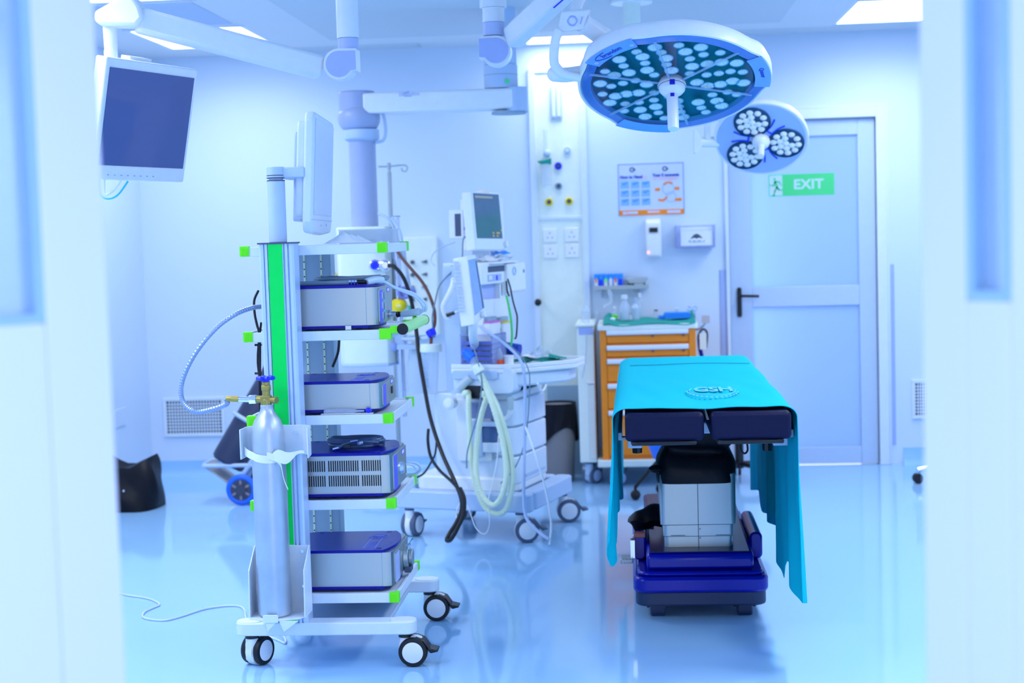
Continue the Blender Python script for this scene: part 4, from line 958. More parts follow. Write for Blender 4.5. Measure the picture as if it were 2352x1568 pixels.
l().lathe([(.018, -.050), (.017, -.12), (.016, -.128), (0, -.129)], (0, 0, 0), (0, 0, 1), 20).build('handle', WHITE2, L2.o)
w = L2.w
w().cyl(W(1652, 326, 7.66), W(1606, 326, 7.62), .028, .024).build('side_joint', WHITE2, L2.o, .003)
w().prism([(W(1592, 298, 7.6).x, W(1592, 298, 7.6).z), (W(1600, 300, 7.6).x, W(1600, 300, 7.6).z), (W(1612, 318, 7.6).x, W(1612, 318, 7.6).z), (W(1612, 334, 7.6).x, W(1612, 334, 7.6).z), (W(1600, 352, 7.6).x, W(1600, 352, 7.6).z), (W(1593, 352, 7.6).x, W(1593, 352, 7.6).z)], 7.59, 7.65, 'y').build('yoke_plate', WHITE2, L2.o, .004)
w().tube([W(1624, 320, 7.62), W(1624, 290, 7.62), W(1628, 225, 7.62), W(1560, 150, 7.5), W(1455, 80, 7.4)], .016, 12, 4).build('yoke_tube', WHITE2, L2.o)
p = W(1452, 80, 7.4); w().cyl((p.x, 7.4, p.z-.03), (p.x, 7.4, 2.56), .042).build('ceiling_tube', OFFW, L2.o, .003)
w().cyl((p.x, 7.4, 2.535), (p.x, 7.4, 2.556), .10).build('ceiling_flange', WHITE2, L2.o, .003)

# ------------------------------------------------------------------ monitor arm at the left
MA = Thing('monitor_arm', 'white articulated ceiling arm holding the wall side monitor at upper left', 'monitor arm', (W(796, 60, 5.6).x, 5.6, 2.6))
w = MA.w; Y = 5.6; jx = W(796, 60, Y).x+.004
w().cyl((jx, Y, W(798, 116, Y).z), (jx, Y, W(798, 88, Y).z), .038).build('collar_band', mat('violet_band', (190, 202, 244), .3), MA.o, .003)
w().cyl((jx, Y, W(798, 88, Y).z), (jx, Y, 2.556), .041, .041).build('ceiling_tube', WHITE2, MA.o)
jc = W(783, 150, Y); joint_body(MA, jc, 1, Y, .09, .056, True)
pE = W(316, 46, 5.25); beam(w(), W(737, 156, 5.6), pE, .084, .086, .075).build('spring_arm', WHITE2, MA.o, .014)
m = w(); Ye = 5.25
poly = [W(226, 30, Ye), W(280, 0, Ye), W(312, -6, Ye), W(330, 18, Ye), W(338, 45, Ye), W(322, 64, Ye), W(240, 62, Ye), W(226, 52, Ye)]
m.prism([(q.x, q.z) for q in poly], Ye-.05, Ye+.045, 'y').build('elbow', WHITE2, MA.o, .012)
a = W(252, 58, Ye); c = W(255, 130, Ye)
w().cyl((a.x, Ye, a.z), (c.x+.001, Ye, W(254, 116, Ye).z), .024, .0225).cyl((c.x, Ye, W(254, 115, Ye).z), (c.x, Ye, c.z-.012), .0235).build('drop_tube', WHITE2, MA.o, .002)
hinge = Vector((c.x, Ye, c.z-.012))
# the monitor itself: turned about 45 degrees, tipped down
mnw, mnh = .50, .41
phi = radians(70); tl = radians(12)
TR = W(455, 160, 5.45)
Rz = Matrix.Rotation(phi, 4, 'Z') @ Matrix.Rotation(tl, 4, 'X')
loc = TR-(Rz @ Vector((mnw, 0, mnh)))
WM = Thing('ceiling_monitor', 'white hanging monitor with dark screen beside the left doorway leaf', 'monitor', loc, (tl, 0, phi))
l = WM.l
l().box(0, mnw, 0, .05, 0, mnh).build('bezel', WHITE2, WM.o, .006)
l().box(.018, mnw-.018, -.0025, .003, .05, mnh-.032).build('screen', SCREEN, WM.o)
l().rbox(.05, mnw-.05, .05, .085, .03, mnh-.03, .03, 'y').build('back_cover', GREYW, WM.o, .004)
l().box(mnw/2-.06, mnw/2+.06, .06, .10, mnh-.06, mnh+.012).build('mount_bracket', WHITE2, WM.o, .003)
m = l()
for i in range(8): m.box(.07+i*.035, .078+i*.035, -.0012, .001, .016, .019)
m.build('button', GREY, WM.o)
m = WM.w().tube([W(240, 412, 5.12), W(239, 430, 5.12), W(243, 447, 5.12), W(262, 436, 5.12), W(278, 414, 5.12)], .004, 8); m.build('white_cable', WHITE2, WM.o)
WM.w().tube([W(228, 412, 5.12), W(230, 445, 5.12), W(246, 456, 5.12), W(270, 448, 5.12), W(294, 416, 5.12)], .0035, 8).build('teal_cable', mat('teal_cable', (60, 200, 220), .4), WM.o)

# ------------------------------------------------------------------ ceiling pendant
PD = Thing('ceiling_pendant', 'grey and white ceiling supply pendant with column and gas outlet box', 'pendant', (-1.3, 7.5, .83))
w = PD.w; Y = 7.5
dr = W(1150, 170, Y); w().cyl((dr.x, Y, 2.165), (dr.x, Y, 2.28), .083).cyl((dr.x, Y, 2.28), (dr.x, Y, 2.556), .080).build('ceiling_drum', GREYW, PD.o, .004)
w().cyl((dr.x, Y, 2.228), (dr.x, Y, 2.232), .0836).build('drum_seam', GREY, PD.o)
gdot = W(1165, 186, Y-.083); w().cyl((gdot.x+.0, Y-.083, gdot.z), (gdot.x, Y-.079, gdot.z), .012, n=16).build('green_dot', mat('green_sticker', (80, 230, 150), .5), PD.o)
zt_, zb_ = 2.168, 2.063
xa = W(778, 220, Y).x; xb = W(1210, 220, Y).x
b = w(); b.prism([(xa+.13, Y-.085), (xb-.03, Y-.085), (xb, Y-.05), (xb, Y+.05), (xb-.03, Y+.085), (xa+.13, Y+.085)], zb_, zt_-.006).build('boom_arm', WHITE2, PD.o, .012)
b = w(); b.rbox(xa, xa+.18, Y-.09, Y+.09, zb_-.004, zt_+.01, .085).build('arm_end_cap', PEND, PD.o, .01)
w().rbox(xb-.10, xb+.005, Y-.088, Y+.088, zb_-.012, zt_-.002, .06).build('arm_end_cap', GREYW, PD.o, .006)
w().cyl((xb-.09, Y, zb_-.022), (xb-.09, Y, zb_-.01), .085).build('arm_bearing', GREY, PD.o)
tt = W(940, 216, Y-.086)
m = w(); m.tube([tt+Vector((.0, 0, .014)), tt+Vector((-.03, 0, .004)), tt+Vector((-.025, 0, -.008)), tt+Vector((.01, 0, -.010))], .003, 6); m.text('brandon', .03, at(tt+Vector((-.0, 0, .001)))).build('arm_logo', LAV, PD.o)
cxp = W(834, 400, Y).x
zB0, zB1 = W(830, 300, Y).z, W(830, 246, Y).z
w().lathe([(.07, 0), (.088, .012), (.102, .035), (.106, .06), (.102, .085), (.09, .108), (.075, .118)], (cxp-.01, Y, zB0), (cxp-.01, Y, zB0+1), 36).build('brake_housing', PEND, PD.o, ang=60)
w().cyl((cxp, Y, W(830, 318, Y).z), (cxp, Y, zB0+.004), .088).lathe([(.070, 0), (.088, .012), (.088, .016)], (cxp, Y, W(830, 325, Y).z), (cxp, Y, W(830, 325, Y).z+1), 32).build('flange', GREYW, PD.o, .002)
ztop = W(835, 521, Y).z
w().cyl((cxp, Y, ztop), (cxp, Y, W(835, 322, Y).z), .067, .067, 32).build('column', PEND, PD.o)
q = [W(868, 255, Y-.02), W(880, 262, Y-.02), W(886, 300, Y-.02), W(880, 322, Y-.02), W(862, 327, Y-.02)]
w().tube(q, .008, 8).build('hose_loop', GREYW, PD.o)
# outlet box
bx0, bx1 = W(780, 600, Y).x, W(902, 600, Y).x; bz0 = W(840, 838, Y).z
poly = [(bx0, Y-.06), (bx0+.02, Y-.10), (bx0+.12, Y-.125), (bx1-.02, Y-.105), (bx1, Y-.07), (bx1, Y+.12), (bx0, Y+.12)]
b = w().prism(poly, bz0+.012, ztop).build('outlet_box', OFFW, PD.o, .006)
w().prism([(x*1.0, y-.002) for x, y in poly], bz0, bz0+.014).build('bottom_rim', GREYW, PD.o, .004)
for (px, py, r, mm, c2) in ((861, 609, .023, BLUEK, BLKPL), (884, 609, .022, CHROME, GREYW), (856, 561, .021, CHROME, GREYW), (882, 561, .021, CHROME, GREYW)):
    p = W(px, py, Y-.118); n_ = Vector((.17, -1, 0)).normalized()
    o = w().cyl(p+n_*-.012, p+n_*.012, r*1.3).torus(p+n_*.012, n_, r*1.0, r*.28, 18, 6).build('outlet', CHROME, PD.o)
    w().cyl(p+n_*.005, p+n_*.016, r*.72, n=18).cyl(p+n_*.016, p+n_*.024, r*.35, n=12).build('outlet_face', mm, o)
for px, py in ((882, 542), (885, 640)):
    p = W(px, py, Y-.112); w().box(p.x-.016, p.x+.012, Y-.1135, Y-.105, p.z-.012, p.z+.012).build('label', GUARD, PD.o)
# accessory pole
po = W(915, 497, Y-.02)
w().box(bx1, po.x+.03, Y-.04, Y+.0, 1.35, 1.39).build('pole_bracket', GREYW, PD.o, .004)
pl_ = W(918, 760, Y-.02)
w().cyl((pl_.x, Y-.02, W(916, 955, Y).z), (pl_.x-.004, Y-.02, po.z), .0215, n=18).build('accessory_pole', CHROME, PD.o)
w().cyl((pl_.x, Y-.02, po.z-.002), (pl_.x, Y-.02, po.z+.004), .0225).build('pole_cap', GREY, PD.o)
cl = W(918, 777, Y-.05); w().rbox(cl.x-.03, cl.x+.03, Y-.07, Y+.02, cl.z-.03, cl.z+.02, .01).build('pole_clamp', GREYW, PD.o, .003)
bl = W(899, 792, Y-.06); w().lathe([(.012, 0), (.03, .01), (.034, .03), (.026, .05)], bl+Vector((0, 0, -.035)), bl+Vector((-.003, 0, 1)), 18).build('clamp_cup', LAV, PD.o)
rg1 = W(928, 672, Y-.09); w().cyl(rg1, rg1+Vector((.02, .07, 0)), .032).torus(rg1+Vector((-.002, -.004, 0)), (.25, -1, 0), .026, .007, 18, 6).build('gauge', mat('gauge_violet', (140, 150, 226), .35), PD.o)
rg2 = W(916, 703, Y-.1)
yo = w().cyl(rg2+Vector((-.01, -.015, 0)), rg2+Vector((.005, .06, 0)), .036, .034, 24).ball(rg2+Vector((.012, -.02, .004)), (.03, .02, .028)).build('yellow_regulator', YELLOW, PD.o, .004)
w().box(rg2.x-.004, rg2.x+.016, rg2.y-.0425, rg2.y-.036, rg2.z+.0, rg2.z+.006).build('scale_mark', WHITE2, yo)
kb = W(939, 707, Y-.1); w().cyl(kb+Vector((-.02, 0, 0)), kb+Vector((.006, 0, 0)), .018).build('regulator_knob', WHITE2, PD.o, .002)
w().cyl(kb+Vector((0, -.018, 0)), kb+Vector((.004, -.012, 0)), .012).build('green_button', mat('mint_button', (40, 200, 160), .4), PD.o)
# hoses of the pendant
single('black_gas_hose', MB().tube([W(893, 610, 7.36), W(905, 612, 7.34), W(922, 630, 7.33), W(936, 660, 7.33), (W(950, 715, 7.33)), W(957, 765, 7.31), W(963, 820, 7.28), W(975, 890, 7.24), W(990, 965, 7.2), W(1015, 1040, 7.12), W(1042, 1100, 7.0), W(1058, 1140, 6.94), W(1060, 1170, 6.92), W(1048, 1200, 6.90), W(1032, 1226, 6.86), W(1026, 1240, 6.85), W(1036, 1238, 6.83), W(1052, 1210, 6.84), W(1064, 1180, 6.86), W(1066, 1145, 6.88), W(1056, 1120, 6.9)], .0098, 10), BLACK, 'long black hose hanging from the pendant outlet and looping to the floor', 'hose')
single('black_cable', MB().tube([W(984, 985, 7.25), W(983, 1015, 7.22), W(990, 1050, 7.18), W(1010, 1080, 7.1), W(1040, 1108, 6.98), W(1060, 1135, 6.91), W(1064, 1160, 6.9)], .0075, 8).tube([W(1003, 1010, 7.25), W(1000, 1040, 7.23), W(992, 1058, 7.2), W(975, 1085, 7.22), W(958, 1096, 7.24)], .005, 8), BLACK, 'thinner black cable crossing beside the long hose behind the trolley', 'cable')
single('brown_hose', MB().tube([W(905, 560, 7.4), W(920, 588, 7.36), W(945, 618, 7.33), (W(968, 645, 7.33)), W(985, 675, 7.32), W(997, 710, 7.3), W(999, 740, 7.3), W(993, 760, 7.3), W(986, 778, 7.3)], .0078, 10), BROWN, 'brown vacuum hose curving down to the suction jar', 'hose')
single('pale_hose', MB().tube([W(898, 500, 7.42), W(908, 512, 7.42), W(918, 535, 7.41), (W(925, 570, 7.4)), W(932, 610, 7.4), W(940, 660, 7.4)], .010, 8).tube([W(868, 490, 7.45), W(886, 498, 7.44), W(900, 515, 7.43), W(912, 548, 7.42)], .007, 8), HOSEL, 'pale hoses draped over the top of the pendant box', 'hose')
# suction jars
sj = W(989, 812, 7.3); zj0 = W(985, 905, 7.3).z
SJ = Thing('suction_jar', 'clear graduated suction jar with blue knob beside the pendant pole', 'jar', (sj.x, 7.3, zj0))
SJ.w().lathe([(.03, 0), (.034, .01), (.046, W(985, 808, 7.3).z-zj0)], (sj.x-.006, 7.3, zj0), (sj.x+.004, 7.3, zj0+1), 24).build('canister', CLEAR, SJ.o)
SJ.w().cyl((sj.x+.002, 7.3, W(985, 808, 7.3).z), (sj.x+.002, 7.3, W(985, 789, 7.3).z), .055, .052).build('lid', OFFW, SJ.o, .004)
kn = W(991, 764, 7.28); SJ.w().cyl(kn+Vector((-.006, 0, .012)), kn+Vector((.006, -.01, -.014)), .026, .022, 12).build('blue_knob', BLUEK, SJ.o, .004)
SJ.w().cyl((kn.x-.006, 7.29, W(985, 790, 7.3).z), (kn.x, 7.29, kn.z), .008).build('stem', BROWN, SJ.o)
m = SJ.w()
for i in range(14): m.box(sj.x-.03, sj.x-.005, 7.2555, 7.257, zj0+.04+i*.014, zj0+.042+i*.014)
m.build('graduation', PRINTB, SJ.o)
SJ.w().tube([(pl_.x, 7.46, cl.z-.005), W(955, 778, 7.34), W(975, 776, 7.30), kn+Vector((-.01, 0, -.02))], .009, 8).build('support_arm', HOSEL, SJ.o)
s2 = W(955, 870, 7.42); z20 = W(952, 903, 7.42).z
S2 = Thing('suction_jar', 'larger clear suction jar behind the black hose, lower left of the graduated jar', 'jar', (s2.x, 7.42, z20))
S2.w().lathe([(.05, 0), (.056, .01), (.05, .14), (.038, W(952, 800, 7.42).z-z20)], (s2.x+.004, 7.44, z20), (s2.x+.02, 7.44, z20+1), 24).build('canister', CLEAR, S2.o)
S2.w().cyl((s2.x-.0, 7.44, W(947, 815, 7.42).z), (s2.x-.0, 7.44, W(947, 779, 7.42).z), .017).build('inlet', mat('cream_clear', (224, 240, 226), .3, alpha=.6), S2.o)
S2.w().box(pl_.x, s2.x+.01, 7.37, 7.46, W(947, 800, 7.42).z, W(947, 790, 7.42).z).build('support_arm', GREYW, S2.o)
# socket board on the wall behind the pendant pole
a = W(925, 545, YB-.08); c = W(1008, 770, YB-.08)
SB = Thing('socket_board', 'pale wall board with two columns of small black fittings behind the pendant', 'socket board', ((a.x+c.x)/2, YB, c.z))
SB.w().box(a.x, c.x, YB-.08, YB, c.z, a.z).build('board', OFFW, SB.o, .006)
for i, y_ in enumerate((602, 631, 660, 688)):
    p = W(948, y_, YB-.08); o = SB.w().cyl((p.x, YB-.1, p.z), (p.x, YB-.075, p.z), .012, n=14).build('round_fitting', DKGREY, SB.o)
    p = W(974, y_-1, YB-.08); SB.w().prism([(p.x-.018, p.z), (p.x, p.z-.004), (p.x+.018, p.z-.010), (p.x+.018, p.z+.012), (p.x, p.z+.005)], YB-.09, YB-.078, 'y').build('toggle', DKGREY, SB.o)
# drip stand
dx_ = W(897, 480, 8.4)
DS = Thing('drip_stand', 'thin steel drip stand with hooks behind the pendant column', 'drip stand', (dx_.x, 8.4, 0))
DS.w().cyl((dx_.x, 8.4, .05), (dx_.x, 8.4, W(893, 395, 8.4).z), .012, n=12).cyl((dx_.x, 8.4, W(893, 395, 8.4).z), (dx_.x, 8.4, W(893, 378, 8.4).z), .006, n=10).build('pole', STEEL, DS.o)
zh = W(893, 382, 8.4).z; hk = DS.w()
hk.tube([(dx_.x-.06, 8.4, zh), (dx_.x, 8.4, zh), (dx_.x+.075, 8.4, zh+.004), (dx_.x+.10, 8.4, zh-.004), (dx_.x+.095, 8.4, zh-.028), (dx_.x+.075, 8.4, zh-.028), (dx_.x+.07, 8.4, zh-.01)], .004, 8)
hk.cyl((dx_.x, 8.4, zh-.02), (dx_.x, 8.4, zh+.02), .010, n=10); hk.build('hooks', STEEL, DS.o)
m = DS.w()
for i in range(5): a = 2*pi*i/5; m.tube([(dx_.x, 8.4, .09), (dx_.x+.14*cos(a), 8.4+.14*sin(a), .075), (dx_.x+.24*cos(a), 8.4+.24*sin(a), .05)], .012, 8); m.ball((dx_.x+.24*cos(a), 8.4+.24*sin(a), .025), .025, 10, 8)
m.build('star_base', GREY, DS.o)
# ------------------------------------------------------------------ anaesthesia machine
AM = Thing('anaesthesia_machine', 'large white wheeled anaesthesia machine with two screens and cream breathing hoses', 'medical machine', (-.72, 7.44, 0), (0, 0, radians(-17)))
_ai = AM.inv; _a3 = AM.inv.to_3x3(); _ao = _ai @ EYE
def AY(px, py, y): d = _a3 @ ray(px, py); return _ao+d*((y-_ao.y)/d.y)
def AXp(px, py, x): d = _a3 @ ray(px, py); return _ao+d*((x-_ao.x)/d.x)
def AZ(px, py, z): d = _a3 @ ray(px, py); return _ao+d*((z-_ao.z)/d.z)
def ybox(mb, px0, py0, px1, py1, y, dep, r=0):
    a = AY(px0, py0, y); c = AY(px1, py1, y)
    return mb.rbox(a.x, c.x, y, y+dep, a.z, c.z, r, 'y') if r else mb.box(a.x, c.x, y, y+dep, a.z, c.z)
def xbox(mb, px0, py0, px1, py1, x, dep, r=0):
    a = AXp(px0, py0, x); c = AXp(px1, py1, x)
    return mb.rbox(x-dep, x, a.y, c.y, a.z, c.z, r, 'x') if r else mb.box(x-dep, x, a.y, c.y, a.z, c.z)
def towl(p): return AM.mw @ Vector(p)
l = AM.l
# chassis
b = l().rbox(-.375, .325, -.30, -.215, .145, .232, .03).rbox(.24, .325, -.215, .33, .145, .232, .03).rbox(-.375, .24, .245, .33, .145, .232, .03).rbox(-.22, -.14, -.215, .245, .15, .22, .01)
b.build('chassis', GREYW, AM.o, .008)
for x, y, a, lv in ((-.315, -.262, radians(70), True), (.262, -.258, radians(12), True), (.288, .268, radians(10), True), (-.26, .27, radians(-60), True)):
    caster(AM, (AM.mw @ Vector((x, y, 0))).to_tuple()[:2]+(.146,), a, .058, 0, WHITE2, TYREG, lv)
# lower cabinet with rounded drawer front
l().rbox(-.20, .215, -.215, .225, .225, .70, .05).build('cabinet', WHITE, AM.o, .008)
for i, (z0, z1) in enumerate(((.545, .665), (.405, .535), (.265, .395))):
    l().rbox(.10, .238, -.232, .235, z0, z1, .06).build('drawer', WHITE, AM.o, .006)
l().rbox(.08, .225, -.222, .228, .67, .70, .06).build('drawer_top', WHITE2, AM.o, .004)
l().box(.2385, .241, -.11, .16, .285, .30).build('drawer_grip', GREYW, AM.o, .001)
# lower hull
l().rbox(-.30, .235, -.235, .235, .225, .30, .07).build('hull', WHITE2, AM.o, .012)
# back column
cx0 = AY(1022, 800, -.20).x; cx1 = AY(1074, 800, -.20).x
l().box(cx0, cx1, -.20, .18, .23, AY(1040, 612, -.20).z).build('column', GREY if False else GREYW, AM.o, .006)
m = l(); xm = AY(1058, 800, -.205).x; m.box(xm, cx1+.002, -.206, -.199, .25, 1.2).build('column_channel', GREY, AM.o, .003)
l().box(cx0-.012, cx0+.01, -.16, .16, .60, 1.20).build('side_cover', WHITE, AM.o, .004)
# breathing system block on the left face
ybox(l(), 1040, 845, 1182, 905, -.285, .10, .03).build('system_block', WHITE, AM.o, .006)
ybox(l(), 1038, 850, 1142, 872, -.30, .05, .012).build('front_rail', GREYW, AM.o, .004)
ybox(l(), 1066, 885, 1122, 916, -.2875, .01).build('dark_port_panel', BLKPL, AM.o, .003)
ybox(l(), 1046, 916, 1130, 1060, -.24, .05, .01).build('absorber_frame', WHITE2, AM.o, .004)
ybox(l(), 1082, 922, 1134, 962, -.262, .03, .006).build('absorber_canister', CLEARV, AM.o)
ybox(l(), 1082, 926, 1130, 960, -.245, .01).build('absorber_back', DKGREY, AM.o)
ybox(l(), 1078, 968, 1150, 980, -.28, .04, .004).build('clamp_bar', GREYW, AM.o, .002)
ybox(l(), 1104, 980, 1140, 1016, -.262, .03, .006).build('water_trap', mat('smoked_plastic', (70, 100, 150), .2), AM.o)
ybox(l(), 1084, 972, 1108, 1050, -.27, .03, .006).build('trap_lever', GREYW, AM.o, .003)
ybox(l(), 1105, 1016, 1150, 1040, -.265, .04, .008).build('trap_housing', WHITE, AM.o, .004)
# elbows on the left
e0 = AY(1072, 872, -.30); e1 = AY(1052, 893, -.31)
l().cyl(e0+Vector((.02, 0, .01)), e1, .020, .022).build('elbow', mat('elbow_grey', (190, 206, 214), .4), AM.o, .003)
e2 = AY(1038, 905, -.32); l().cyl(e1, e2, .012).build('elbow_tube', CLEAR, AM.o)
k = AY(1034, 926, -.31); l().cyl(k+Vector((0, -.02, 0)), k+Vector((0, .03, 0)), .028).cyl(k+Vector((0, -.026, 0)), k+Vector((0, -.02, 0)), .02).build('round_valve', WHITE2, AM.o, .003)
u = [AY(1172, 912, -.27), AY(1172, 935, -.27), AY(1170, 952, -.27), AY(1160, 962, -.275), AY(1148, 955, -.28), AY(1142, 930, -.285), AY(1128, 905, -.29)]
l().tube(u, .013, 10).build('u_tube', WHITE2, AM.o)
l().cyl(AY(1172, 912, -.27), AY(1172, 940, -.27), .016).build('tube_cuff', mat('elbow_grey', (190, 206, 214), .4), AM.o)
# work top
zt = .832
tp = [AZ(*q, zt) for q in ((1034, 850), (1150, 864), (1196, 858), (1286, 840), (1250, 826), (1120, 826), (1050, 836))]
tx0 = tp[0].x; P = [(tp[0].x, -.29), (.20, -.29), (.30, -.25), (.43, -.05), (.44, .16), (.38, .22), (-.20, .22)]
P = [(AY(1036, 850, -.29).x, -.29), (.20, -.29), (.31, -.23), (.47, .02), (.45, .20), (.30, .23), (-.22, .23)]
b = l().prism(P, zt-.03, zt-.006)
b.build('work_top', WHITE2, AM.o, .006)
b = l()
def rim(mb, A, B, th, z0, z1):
    A = Vector((*A, 0)); B = Vector((*B, 0)); d = (B-A).normalized(); n_ = Vector((-d.y, d.x, 0))*th
    mb.prism([(A.x, A.y), (B.x, B.y), (B.x+n_.x, B.y+n_.y), (A.x+n_.x, A.y+n_.y)], z0, z1)
for i in range(5): rim(b, P[i], P[i+1], .012, zt-.006, zt+.014)
b.build('top_rim', WHITE2, AM.o, .003)
l().prism([(.16, -.27), (.20, -.27), (.30, -.22), (.43, .01), (.41, .18), (.16, .20)], zt-.095, zt-.03).build('side_table', WHITE, AM.o, .012)
h = [AXp(1235, 880, .42), AXp(1240, 895, .42), AXp(1248, 896, .42), AXp(1254, 884, .42)]
l().tube(h, .005, 8).build('hook', WHITE2, AM.o)
# upper cabinet with vaporisers
xu = AXp(1112, 700, .10).y
ub = l().box(-.14, .06, -.16, .14, .84, AY(1130, 604, -.15).z).build('upper_cabinet', WHITE, AM.o, .006)
def face(px0, py0, px1, py1, x, dep, nm, mm, r=0, bev=.002): return xbox(l(), px0, py0, px1, py1, x, dep, r).build(nm, mm, AM.o, bev)
face(1108, 604, 1166, 648, .10, .06, 'control_unit', WHITE2, bev=.004)
face(1121, 612, 1163, 622, .1015, .004, 'readout', DKGREY, bev=0)
face(1120, 631, 1152, 644, .1012, .003, 'key_pad', LAV, bev=.001)
face(1124, 633, 1131, 642, .103, .003, 'key', WHITE2, bev=.001); face(1140, 632, 1144, 643, .103, .003, 'key', BLUEK, bev=.001)
face(1106, 652, 1148, 690, .064, .005, 'recess_back', LAV, bev=0)
face(1148, 648, 1166, 692, .09, .03, 'side_cheek', WHITE2)
face(1152, 652, 1154, 678, .092, .003, 'slot', DKGREY, bev=0)
face(1108, 690, 1168, 738, .10, .05, 'vaporiser_mount', WHITE2)
for (p0, p1, mm, nm) in ((1124, 1148, PINK, 'vaporiser'), (1151, 1174, YELLOW, 'vaporiser')):
    a = AXp(p0, 742, .13); c = AXp(p1, 778, .13)
    v = l().rbox(.06, .14, a.y, c.y, .85, a.z, .012).build(nm, WHITE2, AM.o, .004)
    l().rbox(.058, .142, a.y-.002, c.y+.002, a.z, a.z+.006, .012).build('colour_ring', mm, v)
    l().rbox(.075, .125, a.y+.012, c.y-.012, a.z+.006, a.z+.028, .01).build('dial', GREY, v, .002)
    l().box(.1405, .142, c.y-.014, c.y-.008, a.z-.10, a.z-.03).build('sight_glass', GREY, v)
# right hand module
a = AXp(1166, 600, .12); c = AXp(1206, 668, .12)
rm = l().box(.0, .12, a.y, c.y+.02, c.z, a.z-.01).build('gas_module', WHITE2, AM.o, .01)
q = AXp(1181, 622, .121); l().torus(q, (1, 0, 0), .018, .005, 18, 6).build('module_port', GREYW, rm)
q = AXp(1203, 622, .1205); l().box(.12, .1215, q.y-.006, q.y+.006, q.z-.008, q.z+.008).build('blue_mark', BLUEPL, rm)
# clutter-free top board
l().box(-.14, .13, -.16, a.y+.12, AY(1130, 606, -.15).z, AY(1130, 606, -.15).z+.008).build('top_board', WHITE2, AM.o, .002)
# ventilator screen (lower, tilted)
def screen(t, tlp, trp, blp, x, depth, tilt, name, glass, inner, back=None, vents=False):
    a = AXp(*tlp, x); b2 = AXp(*trp, x); c = AXp(*blp, x); 
    return a, b2, c
def slab(mb, quad, nrm, th, ins=0): 
    Q = [Vector(q) for q in quad]; n_ = Vector(nrm).normalized()
    return mb.add([tuple(q) for q in Q]+[tuple(q-n_*th) for q in Q], [(0, 1, 2, 3), (7, 6, 5, 4), (0, 4, 5, 1), (1, 5, 6, 2), (2, 6, 7, 3), (3, 7, 4, 0)])
def display(tl_, tr_, br_, bl_, xt, xb_, scr, th, nm, glass, chin=0):
    """quad given by pixels; top edge on local plane x=xt, bottom edge on x=xb_"""
    Q = [AXp(*tl_, xt), AXp(*tr_, xt), AXp(*br_, xb_), AXp(*bl_, xb_)]
    n_ = (Q[1]-Q[0]).cross(Q[3]-Q[0]).normalized()
    if n_.x < 0: n_ = -n_
    hs = slab(l(), Q, n_, th).build(nm, WHITE2, AM.o, .006)
    L = lambda u, v_: (Q[0]*(1-u)+Q[1]*u)*(1-v_)+(Q[3]*(1-u)+Q[2]*u)*v_+n_*.0015
    g = slab(l(), [L(scr[0], scr[1]), L(scr[2], scr[1]), L(scr[2], scr[3]), L(scr[0], scr[3])], n_, .004).build('glass', glass, hs)
    return Q, n_, hs, L, g
Q, n_, hs, L, g = display((1073, 588), (1093, 584), (1116, 724), (1092, 746), .12, .165, (.04, .06, .97, .87), .075, 'ventilator_screen', mat('ventilator_glass', (150, 182, 232), .1, noise=.25, scale=9))
slab(l(), [L(.80, .10)+n_*.001, L(.9, .10)+n_*.001, L(.9, .86)+n_*.001, L(.80, .86)+n_*.001], n_, .002).build('dark_strip', DKGREY, hs)
m = l()
for i in range(15): p = L(-.06, .06+.05*i)-n_*.055; m.box(p.x-.03, p.x+.01, p.y-.005, p.y+.0, p.z-.003, p.z+.003)
m.build('cooling_fins', GREYW, hs)
kq = L(.6, .93); l().cyl(kq, kq+n_*.022, .014).build('rotary_knob', WHITE2, hs, .002)
pb_ = (Q[2]+Q[3])/2-n_*.03; l().tube([pb_+Vector((0, 0, .03)), pb_+Vector((-.02, .02, -.06)), Vector((-.02, -.05, .86))], .022, 10, 4).build('screen_stand', WHITE2, AM.o)
# patient monitor on top
Q2, n2, hs2, L2_, g2 = display((1082, 439), (1148, 443), (1160, 574), (1094, 574), .10, .125, (.06, .03, .94, .80), .05, 'patient_monitor', SCRGRN)
slab(l(), [L2_(.10, .07)+n2*.001, L2_(.70, .07)+n2*.001, L2_(.70, .11)+n2*.001, L2_(.10, .11)+n2*.001], n2, .002).build('header_bar', mat('tan_bar', (190, 176, 150), .4), hs2)
m = l()
for (x, y_) in ((.60, .69), (.60, .74), (.74, .69), (.80, .69), (.74, .74), (.90, .64)): slab(m, [L2_(x, y_)+n2*.001, L2_(x+.05, y_)+n2*.001, L2_(x+.05, y_+.03)+n2*.001, L2_(x, y_+.03)+n2*.001], n2, .002)
m.build('readings', mat('amber_reading', (240, 190, 60), .4), hs2)
slab(l(), [L2_(.4, -.03), L2_(.62, -.03), L2_(.62, .01), L2_(.4, .01)], n2, .03).build('alarm_lamp', mat('alarm_lens', (255, 236, 220), .3), hs2)
kq = L2_(1.0, .9); l().cyl(kq+n2*-.01, kq+n2*.015, .016).build('rotary_knob', WHITE2, hs2, .002)
bm_ = l(); a = AY(1056, 460, .0); c = AY(1082, 580, .0)
bm_.rbox(-.10, .055, -.02, .17, AY(1060, 575, 0).z, AY(1060, 458, 0).z, .01).build('monitor_module_rack', WHITE2, hs2, .004)
l().rbox(-.16, -.08, -.03, .15, AY(1050, 548, 0).z, AY(1050, 482, 0).z, .008).build('rack_housing', WHITE2, hs2, .004)
ybox(l(), 1044, 491, 1059, 542, -.032, .004).build('dark_vent', DKGREY, hs2)
ybox(l(), 1066, 503, 1076, 507, -.022, .003).build('red_mark', REDO, hs2); ybox(l(), 1066, 522, 1080, 528, -.03, .01).build('violet_plug', mat('violet_plug', (90, 90, 230), .4), hs2)
zs = AY(1085, 600, 0).z
